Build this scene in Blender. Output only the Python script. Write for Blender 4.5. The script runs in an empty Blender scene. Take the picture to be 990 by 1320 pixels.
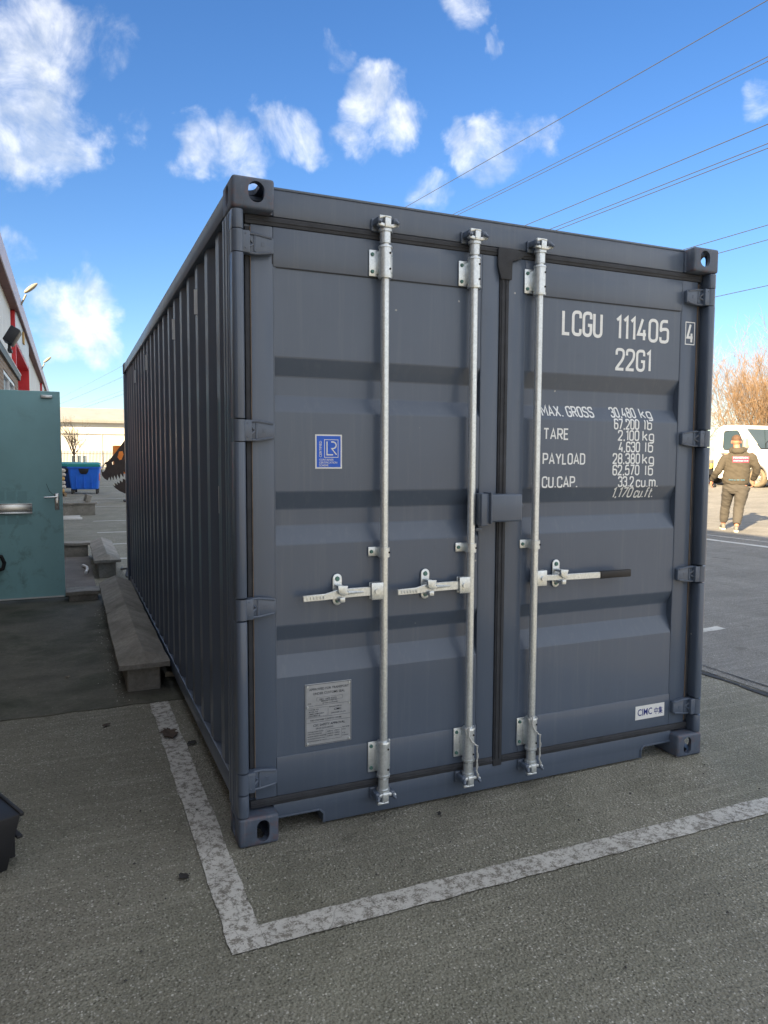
import bpy, bmesh, math, random
import numpy as np
from mathutils import Vector, Matrix, noise

# ------------------------------------------------------------------ camera, sky, sun, exposure
SC = bpy.context.scene
COL = SC.collection
RAD = math.radians
CAM = Vector((-0.5752, -2.7697, 1.5450))
cam_data = bpy.data.cameras.new('camera')
cam = bpy.data.objects.new('camera', cam_data)
COL.objects.link(cam)
cam.location = CAM
cam.rotation_euler = (RAD(85.7718), RAD(-0.215), RAD(-23.2593))
cam_data.sensor_fit = 'VERTICAL'
cam_data.sensor_height = 36.0
cam_data.lens = 36.0 * 940.13 / 1320.0
cam_data.clip_start = 0.05
cam_data.clip_end = 3000.0
SC.camera = cam

SUN_EL = RAD(23.0)
SUN_TRAVEL = Vector((0.82, 0.572, 0)).normalized()
EXPOSURE = 2.85
SKY_STRENGTH = 0.05
SUN_STRENGTH = 3.1

sun_data = bpy.data.lights.new('sun', 'SUN')
sun = bpy.data.objects.new('sun', sun_data)
COL.objects.link(sun)
sdir = Vector((SUN_TRAVEL.x * math.cos(SUN_EL), SUN_TRAVEL.y * math.cos(SUN_EL), -math.sin(SUN_EL)))
sun.rotation_euler = sdir.to_track_quat('-Z', 'Y').to_euler()
sun.location = (-40, -40, 40)
sun_data.energy = SUN_STRENGTH
sun_data.angle = RAD(0.5)
sun_data.color = (1.0, 0.76, 0.45)

world = bpy.data.worlds.new('World')
SC.world = world
world.use_nodes = True
WN, WL = world.node_tree.nodes, world.node_tree.links
WN.clear()


def wnode(t, **kw):
    n = WN.new(t)
    for k, v in kw.items():
        setattr(n, k, v)
    return n


def wmath(op, a, b=None, clamp=False):
    n = wnode('ShaderNodeMath', operation=op, use_clamp=clamp)
    for i, v in enumerate((a, b)):
        if v is None:
            continue
        if isinstance(v, (int, float)):
            n.inputs[i].default_value = v
        else:
            WL.new(v, n.inputs[i])
    return n.outputs[0]


def wsmooth(v, lo, hi, t0=0.0, t1=1.0):
    n = wnode('ShaderNodeMapRange', interpolation_type='SMOOTHSTEP')
    WL.new(v, n.inputs[0])
    for i, x in enumerate((lo, hi, t0, t1)):
        n.inputs[1 + i].default_value = x
    return n.outputs[0]


sky = wnode('ShaderNodeTexSky', sky_type='NISHITA', sun_disc=False)
sky.sun_elevation = SUN_EL
sky.sun_rotation = math.atan2(-SUN_TRAVEL.x, -SUN_TRAVEL.y)
sky.air_density = 1.0
sky.dust_density = 0.6
sky.ozone_density = 3.0
hs = wnode('ShaderNodeHueSaturation')
hs.inputs['Saturation'].default_value = 1.22
hs.inputs['Value'].default_value = 0.60
hs.inputs['Hue'].default_value = 0.508
WL.new(sky.outputs[0], hs.inputs['Color'])
tc = wnode('ShaderNodeTexCoord')
DIR = tc.outputs['Generated']
# cumulus: each puff has a direction and an angular radius, broken up by noise
PUFFS = [((-.034, .899, .436), .085, 1.0), ((-.014, .931, .365), .065, 1.0), ((-.045, .924, .381), .085, 1.0), ((.026, .934, .356), .04, .9),
         ((.043, .892, .45), .05, .72), ((.155, .916, .37), .042, .95), ((.2, .911, .362), .05, 1.0), ((.233, .89, .391), .045, .95), ((.27, .882, .386), .04, .95),
         ((.352, .834, .426), .045, 1.0), ((.382, .833, .399), .038, .95), ((.338, .85, .403), .042, 1.0), ((.487, .79, .373), .048, .95),
         ((.454, .808, .375), .034, .85), ((.523, .76, .386), .03, .85), ((.014, .984, .179), .062, 1.05), ((-.02, .981, .194), .05, 1.0), ((.04, .987, .153), .048, 1.0),
         ((-.004, .987, .16), .048, 1.0), ((.421, .753, .505), .034, .75), ((.454, .749, .483), .02, .9), ((.704, .594, .389), .03, .95),
         ((.42, .845, .331), .035, .7), ((.08, .921, .381), .025, .5), ((.30, .80, .45), .03, .6), ((-.06, .96, .25), .03, .6)]
# puffs are pulled out of round by two scales of turbulence
def wwarp(vec, scale, amount, detail):
    n = wnode('ShaderNodeTexNoise')
    n.inputs['Scale'].default_value = scale
    n.inputs['Detail'].default_value = detail
    WL.new(DIR, n.inputs['Vector'])
    sub = wnode('ShaderNodeVectorMath', operation='SUBTRACT')
    WL.new(n.outputs['Color'], sub.inputs[0])
    sub.inputs[1].default_value = (.5, .5, .5)
    sc_ = wnode('ShaderNodeVectorMath', operation='SCALE')
    WL.new(sub.outputs[0], sc_.inputs[0])
    sc_.inputs['Scale'].default_value = amount
    ad = wnode('ShaderNodeVectorMath', operation='ADD')
    WL.new(vec, ad.inputs[0])
    WL.new(sc_.outputs[0], ad.inputs[1])
    return ad.outputs[0]


WDIR = wwarp(wwarp(DIR, 9.0, .07, 2.0), 38.0, .035, 4.0)
nrmz = wnode('ShaderNodeVectorMath', operation='NORMALIZE')
WL.new(WDIR, nrmz.inputs[0])
WDIR = nrmz.outputs[0]
acc = None
for d, r, amp in PUFFS:
    dp = wnode('ShaderNodeVectorMath', operation='DOT_PRODUCT')
    WL.new(WDIR, dp.inputs[0])
    dp.inputs[1].default_value = Vector(d).normalized()
    m = wsmooth(dp.outputs['Value'], math.cos(r * 1.16), 1.0, 0.0, amp)
    acc = m if acc is None else wmath('MAXIMUM', acc, m)
# heavier cloud added over the unseen sky, to brighten and neutralise the shade
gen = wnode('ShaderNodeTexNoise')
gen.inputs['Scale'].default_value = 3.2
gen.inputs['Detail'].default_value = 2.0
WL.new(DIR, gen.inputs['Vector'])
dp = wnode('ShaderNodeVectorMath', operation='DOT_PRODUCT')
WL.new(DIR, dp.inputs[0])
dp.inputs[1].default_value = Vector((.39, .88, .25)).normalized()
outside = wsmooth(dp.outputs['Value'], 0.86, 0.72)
fb = wnode('ShaderNodeTexNoise')
fb.inputs['Scale'].default_value = 13.0
fb.inputs['Detail'].default_value = 9.0
fb.inputs['Roughness'].default_value = 0.62
fb.inputs['Distortion'].default_value = 0.45
WL.new(DIR, fb.inputs['Vector'])
dens = wmath('ADD', acc, wmath('MULTIPLY', wmath('SUBTRACT', fb.outputs[0], 0.5), 2.3))
alpha = wmath('MULTIPLY', wmath('MULTIPLY', wsmooth(dens, .38, 1.5), .78), wsmooth(acc, 0.02, .35))
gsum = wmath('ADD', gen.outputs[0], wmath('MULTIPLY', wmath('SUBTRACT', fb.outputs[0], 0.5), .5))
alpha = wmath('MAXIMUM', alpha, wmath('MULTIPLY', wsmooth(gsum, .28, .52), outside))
shade = wnode('ShaderNodeTexNoise')
shade.inputs['Scale'].default_value = 24.0
shade.inputs['Detail'].default_value = 5.0
shade.inputs['Roughness'].default_value = 0.55
mp = wnode('ShaderNodeMapping')
mp.inputs['Location'].default_value = (.013, .01, .03)
WL.new(DIR, mp.inputs['Vector'])
WL.new(mp.outputs[0], shade.inputs['Vector'])
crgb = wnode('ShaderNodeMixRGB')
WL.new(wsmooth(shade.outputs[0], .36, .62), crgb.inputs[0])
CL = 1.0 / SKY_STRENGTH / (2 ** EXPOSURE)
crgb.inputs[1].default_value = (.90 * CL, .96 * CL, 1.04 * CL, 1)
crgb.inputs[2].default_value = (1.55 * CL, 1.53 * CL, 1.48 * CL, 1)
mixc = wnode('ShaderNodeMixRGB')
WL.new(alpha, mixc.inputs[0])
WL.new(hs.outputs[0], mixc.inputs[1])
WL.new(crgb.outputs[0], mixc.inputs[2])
bg = wnode('ShaderNodeBackground')
bg.inputs['Strength'].default_value = SKY_STRENGTH
WL.new(mixc.outputs[0], bg.inputs['Color'])
wo = wnode('ShaderNodeOutputWorld')
WL.new(bg.outputs[0], wo.inputs['Surface'])

SC.view_settings.view_transform = 'Standard'
SC.view_settings.look = 'None'
SC.view_settings.gamma = 1.0
SC.view_settings.use_curve_mapping = False
SC.view_settings.exposure = EXPOSURE
SC.render.engine = 'CYCLES'
SC.cycles.use_denoising = True
SC.cycles.max_bounces = 6
SC.cycles.diffuse_bounces = 4
SC.cycles.glossy_bounces = 3
SC.cycles.caustics_reflective = False
SC.cycles.caustics_refractive = False

# ------------------------------------------------------------------ helpers
random.seed(7)


def tag(o, label=None, cat=None, group=None, kind=None):
    if label:
        o['label'] = label
    if cat:
        o['category'] = cat
    if group:
        o['group'] = group
    if kind:
        o['kind'] = kind
    return o


def empty(name, loc=(0, 0, 0), rz=0.0, label=None, cat=None, group=None):
    o = bpy.data.objects.new(name, None)
    COL.objects.link(o)
    o.location = loc
    o.rotation_euler = (0, 0, rz)
    o.empty_display_size = 0.2
    return tag(o, label, cat, group)


def finish(name, me, mats, parent=None, smooth=35):
    if not isinstance(mats, (list, tuple)):
        mats = [mats]
    for m in mats:
        me.materials.append(m)
    if smooth:
        me.polygons.foreach_set('use_smooth', [True] * len(me.polygons))
        me.set_sharp_from_angle(angle=RAD(smooth))
    o = bpy.data.objects.new(name, me)
    COL.objects.link(o)
    o.parent = parent
    return o


class MB:
    """collects shapes into one bmesh"""

    def __init__(s):
        s.bm = bmesh.new()

    def box(s, x0, x1, y0, y1, z0, z1, bev=0.0, seg=2, mi=0, M=None):
        b = s.bm if (bev == 0 and M is None) else bmesh.new()
        v = [b.verts.new((x, y, z)) for x in (x0, x1) for y in (y0, y1) for z in (z0, z1)]
        F = [(0, 1, 3, 2), (4, 6, 7, 5), (0, 4, 5, 1), (2, 3, 7, 6), (0, 2, 6, 4), (1, 5, 7, 3)]
        fs = [b.faces.new([v[i] for i in f]) for f in F]
        for f in fs:
            f.material_index = mi
        if b is not s.bm:
            if bev > 0:
                bmesh.ops.bevel(b, geom=b.edges[:], offset=bev, segments=seg, profile=.5, affect='EDGES', clamp_overlap=True)
            s.merge(b, M, mi)
        return s

    def merge(s, b, M=None, mi=None):
        if M is not None:
            bmesh.ops.transform(b, matrix=M, verts=b.verts)
        if mi is not None:
            for f in b.faces:
                f.material_index = mi
        me = bpy.data.meshes.new('tmp')
        b.to_mesh(me)
        b.free()
        s.bm.from_mesh(me)
        bpy.data.meshes.remove(me)

    def cyl(s, p0, p1, r0, r1=None, seg=16, mi=0, cap=True):
        r1 = r0 if r1 is None else r1
        p0, p1 = Vector(p0), Vector(p1)
        q = (p1 - p0).to_track_quat('Z', 'Y')
        rings = []
        for p, r in ((p0, r0), (p1, r1)):
            rings.append([s.bm.verts.new(p + q @ Vector((r * math.cos(a), r * math.sin(a), 0))) for a in [2 * math.pi * i / seg for i in range(seg)]])
        for i in range(seg):
            j = (i + 1) % seg
            s.bm.faces.new((rings[0][i], rings[0][j], rings[1][j], rings[1][i])).material_index = mi
        if cap:
            s.bm.faces.new(rings[0][::-1]).material_index = mi
            s.bm.faces.new(rings[1]).material_index = mi
        return s

    def prism(s, poly, axis, a, b, bev=0.0, mi=0, M=None):
        """poly: 2D points in the plane normal to axis ('x': (y,z), 'y': (x,z), 'z': (x,y))"""
        t = bmesh.new()

        def pt(p, h):
            return {'x': (h, p[0], p[1]), 'y': (p[0], h, p[1]), 'z': (p[0], p[1], h)}[axis]
        A = [t.verts.new(pt(p, a)) for p in poly]
        B = [t.verts.new(pt(p, b)) for p in poly]
        n = len(poly)
        t.faces.new(A)
        t.faces.new(B[::-1])
        for i in range(n):
            t.faces.new((A[i], B[i], B[(i + 1) % n], A[(i + 1) % n]))
        bmesh.ops.recalc_face_normals(t, faces=t.faces)
        if bev > 0:
            bmesh.ops.bevel(t, geom=t.edges[:], offset=bev, segments=2, profile=.5, affect='EDGES', clamp_overlap=True)
        s.merge(t, M, mi)
        return s

    def tube(s, pts, r, seg=8, mi=0, cap=True):
        """r: number or list; smooth sweep along pts"""
        pts = [Vector(p) for p in pts]
        n = len(pts)
        rr = r if isinstance(r, (list, tuple)) else [r] * n
        up = None
        rings = []
        for i, p in enumerate(pts):
            t = (pts[min(i + 1, n - 1)] - pts[max(i - 1, 0)]).normalized()
            if up is None:
                up = t.orthogonal().normalized()
            else:
                up = (up - t * up.dot(t))
                up = up.normalized() if up.length > 1e-6 else t.orthogonal().normalized()
            w = t.cross(up)
            ri = rr[i]
            rx, ry = ri if isinstance(ri, (list, tuple)) else (ri, ri)
            rings.append([s.bm.verts.new(p + up * (rx * math.cos(2 * math.pi * k / seg)) + w * (ry * math.sin(2 * math.pi * k / seg))) for k in range(seg)])
        for i in range(n - 1):
            for k in range(seg):
                j = (k + 1) % seg
                s.bm.faces.new((rings[i][k], rings[i][j], rings[i + 1][j], rings[i + 1][k])).material_index = mi
        if cap:
            s.bm.faces.new(rings[0][::-1]).material_index = mi
            s.bm.faces.new(rings[-1]).material_index = mi
        return s

    def face(s, pts, mi=0):
        s.bm.faces.new([s.bm.verts.new(p) for p in pts]).material_index = mi
        return s

    def loft(s, rings, cap=True, mi=0, closed=True):
        R = [[s.bm.verts.new(p) for p in r] for r in rings]
        n = len(R[0])
        for i in range(len(R) - 1):
            for k in range(n if closed else n - 1):
                j = (k + 1) % n
                s.bm.faces.new((R[i][k], R[i][j], R[i + 1][j], R[i + 1][k])).material_index = mi
        if cap:
            s.bm.faces.new(R[0][::-1]).material_index = mi
            s.bm.faces.new(R[-1]).material_index = mi
        return s

    def ball(s, c, rx, ry=None, rz=None, u=12, v=8, mi=0):
        ry = rx if ry is None else ry
        rz = rx if rz is None else rz
        t = bmesh.new()
        bmesh.ops.create_uvsphere(t, u_segments=u, v_segments=v, radius=1)
        s.merge(t, Matrix.Translation(c) @ Matrix.Diagonal((rx, ry, rz, 1)), mi)
        return s

    def mesh(s, name, recalc=True):
        if recalc:
            bmesh.ops.recalc_face_normals(s.bm, faces=s.bm.faces)
        me = bpy.data.meshes.new(name)
        s.bm.to_mesh(me)
        s.bm.free()
        return me

    def build(s, name, mats, parent=None, smooth=35, recalc=True):
        return finish(name, s.mesh(name, recalc), mats, parent, smooth)


def boolean(base, cutters, op='DIFFERENCE'):
    """base and cutters are meshes; returns a new mesh"""
    o = bpy.data.objects.new('tmp', base)
    COL.objects.link(o)
    cs = []
    for c in cutters:
        k = bpy.data.objects.new('tmpc', c)
        COL.objects.link(k)
        cs.append(k)
        m = o.modifiers.new('b', 'BOOLEAN')
        m.operation = op
        m.object = k
        m.solver = 'EXACT'
    dg = bpy.context.evaluated_depsgraph_get()
    me = bpy.data.meshes.new_from_object(o.evaluated_get(dg))
    for k in cs + [o]:
        bpy.data.objects.remove(k)
    return me


def remeshed(me, voxel, smooth_it=4, fac=.5):
    o = bpy.data.objects.new('tmp', me)
    COL.objects.link(o)
    m = o.modifiers.new('r', 'REMESH')
    m.mode = 'VOXEL'
    m.voxel_size = voxel
    if smooth_it:
        m = o.modifiers.new('s', 'SMOOTH')
        m.iterations = smooth_it
        m.factor = fac
    dg = bpy.context.evaluated_depsgraph_get()
    out = bpy.data.meshes.new_from_object(o.evaluated_get(dg))
    bpy.data.objects.remove(o)
    return out


# ------------------------------------------------------------------ materials
def newmat(name):
    m = bpy.data.materials.new(name)
    m.use_nodes = True
    nt = m.node_tree
    b = nt.nodes['Principled BSDF']
    return m, nt.nodes, nt.links, b


def noise_n(N, L, scale, detail=4, rough=.55, vec=None, stretch=None, dist=0.0):
    tcn = N.new('ShaderNodeTexCoord')
    src = tcn.outputs['Object'] if vec is None else vec
    if stretch:
        mpn = N.new('ShaderNodeMapping')
        mpn.inputs['Scale'].default_value = stretch
        L.new(src, mpn.inputs['Vector'])
        src = mpn.outputs[0]
    n = N.new('ShaderNodeTexNoise')
    n.inputs['Scale'].default_value = scale
    n.inputs['Detail'].default_value = detail
    n.inputs['Roughness'].default_value = rough
    n.inputs['Distortion'].default_value = dist
    L.new(src, n.inputs['Vector'])
    return n.outputs[0]


def ramp(N, L, src, stops):
    r = N.new('ShaderNodeValToRGB')
    e = r.color_ramp.elements
    while len(e) < len(stops):
        e.new(.5)
    for el, (p, c) in zip(e, stops):
        el.position = p
        el.color = (c, c, c, 1) if isinstance(c, (int, float)) else (*c, 1)
    L.new(src, r.inputs[0])
    return r.outputs[0]


def mix(N, L, fac, a, b, mode='MIX'):
    n = N.new('ShaderNodeMixRGB')
    n.blend_type = mode
    for i, v in enumerate((fac, a, b)):
        if isinstance(v, (int, float)):
            n.inputs[i].default_value = v if i == 0 else (v, v, v, 1)
        elif isinstance(v, tuple):
            n.inputs[i].default_value = (*v, 1)
        else:
            L.new(v, n.inputs[i])
    return n.outputs[0]


def bump(N, L, b, src, strength, dist=.01):
    n = N.new('ShaderNodeBump')
    n.inputs['Strength'].default_value = strength
    n.inputs['Distance'].default_value = dist
    L.new(src, n.inputs['Height'])
    L.new(n.outputs[0], b.inputs['Normal'])
    return n


def simple(name, col, rough=.6, metal=0.0, var=.15, scale=6.0, bmp=0.0, bscale=60.0, spec=None, stretch=None):
    m, N, L, b = newmat(name)
    lo = tuple(c * (1 - var) for c in col)
    hi = tuple(min(1, c * (1 + var)) for c in col)
    n = noise_n(N, L, scale, 6, .6, stretch=stretch)
    L.new(ramp(N, L, n, [(.3, lo), (.7, hi)]), b.inputs['Base Color'])
    b.inputs['Roughness'].default_value = rough
    b.inputs['Metallic'].default_value = metal
    if spec is not None:
        b.inputs['Specular IOR Level'].default_value = spec
    if bmp:
        bump(N, L, b, noise_n(N, L, bscale, 4, .6), bmp, .004)
    return m


M = {}


def container_paint():
    m, N, L, b = newmat('container_paint')
    base = (.086, .115, .170)
    n1 = noise_n(N, L, 1.1, 5, .6)
    c = ramp(N, L, n1, [(.3, tuple(x * .93 for x in base)), (.72, tuple(x * 1.07 for x in base))])
    # faint vertical rain streaks and dust
    st = noise_n(N, L, 1.0, 6, .7, stretch=(34, 34, 1.4))
    c = mix(N, L, ramp(N, L, st, [(.52, 0.0), (.8, .36)]), c, (.16, .185, .225))
    n3 = noise_n(N, L, 9, 8, .7)
    c = mix(N, L, ramp(N, L, n3, [(.62, 0.0), (.8, .25)]), c, (.055, .066, .086))
    # thin pale scuffs
    sc = noise_n(N, L, 60, 3, .5, stretch=(.35, .35, 1.2))
    sm = noise_n(N, L, 2.3, 2, .5)
    mul = N.new('ShaderNodeMath')
    mul.operation = 'MULTIPLY'
    L.new(ramp(N, L, sc, [(.73, 0.0), (.78, 1.0)]), mul.inputs[0])
    L.new(ramp(N, L, sm, [(.55, 0.0), (.7, .5)]), mul.inputs[1])
    c = mix(N, L, mul.outputs[0], c, (.2, .215, .24))
    # a few small chips and nicks
    vch = N.new('ShaderNodeTexVoronoi')
    vch.inputs['Scale'].default_value = 7.0
    tch = N.new('ShaderNodeTexCoord')
    L.new(tch.outputs['Object'], vch.inputs['Vector'])
    sch = N.new('ShaderNodeSeparateColor')
    L.new(vch.outputs['Color'], sch.inputs[0])
    mch = N.new('ShaderNodeMath')
    mch.operation = 'MULTIPLY'
    nch = noise_n(N, L, 90, 3, .6)
    ach = N.new('ShaderNodeMath')
    ach.operation = 'MULTIPLY_ADD'
    L.new(nch, ach.inputs[0])
    ach.inputs[1].default_value = .05
    L.new(vch.outputs['Distance'], ach.inputs[2])
    L.new(ramp(N, L, ach.outputs[0], [(.050, 1.0), (.060, 0.0)]), mch.inputs[0])
    L.new(ramp(N, L, sch.outputs[0], [(.62, 0.0), (.64, .8)]), mch.inputs[1])
    c = mix(N, L, mch.outputs[0], c, (.42, .42, .40))
    L.new(c, b.inputs['Base Color'])
    L.new(ramp(N, L, n3, [(.3, .36), (.8, .48)]), b.inputs['Roughness'])
    b.inputs['Coat Weight'].default_value = .45
    b.inputs['Coat Roughness'].default_value = .16
    b.inputs['Specular IOR Level'].default_value = .45
    wv = noise_n(N, L, 5.0, 2, .5)
    fine = noise_n(N, L, 420, 2, .5)
    ad = N.new('ShaderNodeMath')
    ad.operation = 'MULTIPLY_ADD'
    L.new(fine, ad.inputs[0])
    ad.inputs[1].default_value = .02
    L.new(wv, ad.inputs[2])
    bump(N, L, b, ad.outputs[0], .12, .012)
    return m


def casting_paint():
    m, N, L, b = newmat('casting_paint')
    base = (.088, .115, .168)
    n1 = noise_n(N, L, 14, 6, .65)
    c = ramp(N, L, n1, [(.3, tuple(x * .75 for x in base)), (.7, tuple(x * 1.15 for x in base))])
    st = noise_n(N, L, 1.0, 5, .7, stretch=(70, 70, 4))
    c = mix(N, L, ramp(N, L, st, [(.55, 0.0), (.75, .4)]), c, (.24, .26, .29))
    geo = N.new('ShaderNodeNewGeometry')
    pt = ramp(N, L, geo.outputs['Pointiness'], [(.53, 0.0), (.62, 1.0)])
    n2 = noise_n(N, L, 22, 5, .7)
    mul = N.new('ShaderNodeMath')
    mul.operation = 'MULTIPLY'
    L.new(pt, mul.inputs[0])
    L.new(ramp(N, L, n2, [(.5, 0.0), (.62, .9)]), mul.inputs[1])
    c = mix(N, L, mul.outputs[0], c, (.22, .075, .035))
    n4 = noise_n(N, L, 5, 5, .7)
    c = mix(N, L, ramp(N, L, n4, [(.62, 0.0), (.74, .55)]), c, (.2, .12, .07))
    L.new(c, b.inputs['Base Color'])
    b.inputs['Roughness'].default_value = .5
    bump(N, L, b, noise_n(N, L, 90, 4, .6), .15, .003)
    return m


def galvanised():
    m, N, L, b = newmat('galvanised_steel')
    v = N.new('ShaderNodeTexVoronoi')
    v.inputs['Scale'].default_value = 130
    tcn = N.new('ShaderNodeTexCoord')
    L.new(tcn.outputs['Object'], v.inputs['Vector'])
    c = ramp(N, L, v.outputs['Color'], [(.2, (.66, .71, .74)), (.8, (.78, .83, .86))])
    n = noise_n(N, L, 12, 5, .6)
    c = mix(N, L, ramp(N, L, n, [(.5, 0.0), (.75, .35)]), c, (.55, .58, .60))
    L.new(c, b.inputs['Base Color'])
    b.inputs['Metallic'].default_value = .72
    L.new(ramp(N, L, n, [(.3, .30), (.7, .42)]), b.inputs['Roughness'])
    return m


def rubber(name, col):
    return simple(name, col, .75, 0, .25, 14, .2, 70)


def asphalt(name, dark, light, speck, moss, pit=.7):
    m, N, L, b = newmat(name)
    tcn = N.new('ShaderNodeTexCoord')
    P = tcn.outputs['Object']
    big = noise_n(N, L, .55, 6, .6, P)
    mid = noise_n(N, L, 4.5, 6, .65, P)
    fine = noise_n(N, L, 95, 4, .7, P)
    c = mix(N, L, ramp(N, L, mid, [(.25, 0.0), (.75, 1.0)]), dark, light)
    c = mix(N, L, ramp(N, L, fine, [(.3, .75), (.68, 0.0)]), c, tuple(x * .36 for x in dark))
    # stones of the aggregate: two sizes, each stone its own tone
    for sc, th, am in ((70, .36, 1.0), (120, .44, 1.0), (36, .21, .9)):
        v = N.new('ShaderNodeTexVoronoi')
        v.inputs['Scale'].default_value = sc
        L.new(P, v.inputs['Vector'])
        body = ramp(N, L, v.outputs['Distance'], [(th * .6, 1.0), (th, 0.0)])
        sep = N.new('ShaderNodeSeparateColor')
        L.new(v.outputs['Color'], sep.inputs[0])
        pick = ramp(N, L, sep.outputs[0], [(.70, 0.0), (.95, am)])
        mul = N.new('ShaderNodeMath')
        mul.operation = 'MULTIPLY'
        L.new(body, mul.inputs[0])
        L.new(pick, mul.inputs[1])
        tone = mix(N, L, sep.outputs[1], tuple(x * .6 for x in speck), speck)
        c = mix(N, L, mul.outputs[0], c, tone)
    # dark pits between the stones
    vp = N.new('ShaderNodeTexVoronoi')
    vp.inputs['Scale'].default_value = 88
    L.new(P, vp.inputs['Vector'])
    sp = N.new('ShaderNodeSeparateColor')
    L.new(vp.outputs['Color'], sp.inputs[0])
    mu = N.new('ShaderNodeMath')
    mu.operation = 'MULTIPLY'
    L.new(ramp(N, L, vp.outputs['Distance'], [(.22, 1.0), (.42, 0.0)]), mu.inputs[0])
    L.new(ramp(N, L, sp.outputs[2], [(.6, 0.0), (.8, .85)]), mu.inputs[1])
    c = mix(N, L, mu.outputs[0], c, tuple(x * .28 for x in dark))
    c = mix(N, L, ramp(N, L, big, [(.48, 0.0), (.72, moss)]), c, (.105, .12, .075))
    br = noise_n(N, L, 1.0, 5, .65, P, stretch=(1.1, 26, 1))
    c = mix(N, L, ramp(N, L, br, [(.42, .30), (.6, 0.0)]), c, tuple(x * .6 for x in dark))
    c = mix(N, L, ramp(N, L, br, [(.55, 0.0), (.75, .30)]), c, tuple(x * 1.15 for x in light))
    stain = noise_n(N, L, 1.7, 5, .7, P, dist=.5)
    c = mix(N, L, ramp(N, L, stain, [(.58, 0.0), (.76, .5)]), c, tuple(x * .5 for x in dark))
    # broad worn and damp areas, oil spots, a few wandering cracks
    wide = noise_n(N, L, .9, 5, .6, P, dist=.8)
    c = mix(N, L, ramp(N, L, wide, [(.36, .38), (.52, 0.0)]), c, tuple(x * .55 for x in dark))
    c = mix(N, L, ramp(N, L, wide, [(.55, 0.0), (.72, .25)]), c, tuple(x * 1.1 for x in light))
    oil = noise_n(N, L, 3.3, 3, .5, P)
    c = mix(N, L, ramp(N, L, oil, [(.69, 0.0), (.77, .55)]), c, tuple(x * .3 for x in dark))
    wv = N.new('ShaderNodeTexNoise')
    wv.inputs['Scale'].default_value = 2.2
    wv.inputs['Detail'].default_value = 6
    L.new(P, wv.inputs['Vector'])
    ws = N.new('ShaderNodeVectorMath')
    ws.operation = 'MULTIPLY_ADD'
    L.new(wv.outputs['Color'], ws.inputs[0])
    ws.inputs[1].default_value = (.5, .5, .5)
    L.new(P, ws.inputs[2])
    ck = N.new('ShaderNodeTexVoronoi')
    ck.feature = 'DISTANCE_TO_EDGE'
    ck.inputs['Scale'].default_value = .55
    L.new(ws.outputs[0], ck.inputs['Vector'])
    cm = N.new('ShaderNodeMath')
    cm.operation = 'MULTIPLY'
    L.new(ramp(N, L, ck.outputs['Distance'], [(.0, .3), (.004, 0.0)]), cm.inputs[0])
    L.new(ramp(N, L, mid, [(.46, 0.0), (.56, 1.0)]), cm.inputs[1])
    c = mix(N, L, cm.outputs[0], c, tuple(x * .22 for x in dark))
    L.new(c, b.inputs['Base Color'])
    b.inputs['Roughness'].default_value = .82
    b.inputs['Specular IOR Level'].default_value = .35
    v2 = N.new('ShaderNodeTexVoronoi')
    v2.inputs['Scale'].default_value = 105
    L.new(P, v2.inputs['Vector'])
    ad = N.new('ShaderNodeMath')
    ad.operation = 'ADD'
    L.new(v2.outputs['Distance'], ad.inputs[0])
    L.new(fine, ad.inputs[1])
    bump(N, L, b, ad.outputs[0], .9, .008)
    return m


def line_paint(name='line_paint', wear=.44, col=(.60, .60, .58)):
    m, N, L, b = newmat(name)
    n = noise_n(N, L, 30, 8, .72)
    n2 = noise_n(N, L, 150, 4, .7)
    n3 = noise_n(N, L, 3, 4, .6)
    c = mix(N, L, ramp(N, L, n3, [(.3, 0.0), (.75, .7)]), col, tuple(x * .62 for x in col))
    add = N.new('ShaderNodeMath')
    add.operation = 'MULTIPLY_ADD'
    L.new(n2, add.inputs[0])
    add.inputs[1].default_value = .5
    L.new(n, add.inputs[2])
    c = mix(N, L, ramp(N, L, add.outputs[0], [(wear + .28, 0.0), (wear + .40, .92)]), c, (.17, .16, .14))
    # cracks
    v = N.new('ShaderNodeTexVoronoi')
    v.feature = 'DISTANCE_TO_EDGE'
    v.inputs['Scale'].default_value = 3.5
    tcn = N.new('ShaderNodeTexCoord')
    wa = N.new('ShaderNodeVectorMath')
    wa.operation = 'ADD'
    nn = N.new('ShaderNodeTexNoise')
    nn.inputs['Scale'].default_value = 8
    L.new(tcn.outputs['Object'], nn.inputs['Vector'])
    sc = N.new('ShaderNodeVectorMath')
    sc.operation = 'SCALE'
    sc.inputs['Scale'].default_value = .12
    L.new(nn.outputs['Color'], sc.inputs[0])
    L.new(tcn.outputs['Object'], wa.inputs[0])
    L.new(sc.outputs[0], wa.inputs[1])
    L.new(wa.outputs[0], v.inputs['Vector'])
    c = mix(N, L, ramp(N, L, v.outputs['Distance'], [(.0, .45), (.012, 0.0)]), c, (.06, .058, .052))
    L.new(c, b.inputs['Base Color'])
    b.inputs['Roughness'].default_value = .8
    bump(N, L, b, add.outputs[0], .6, .004)
    return m


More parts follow.
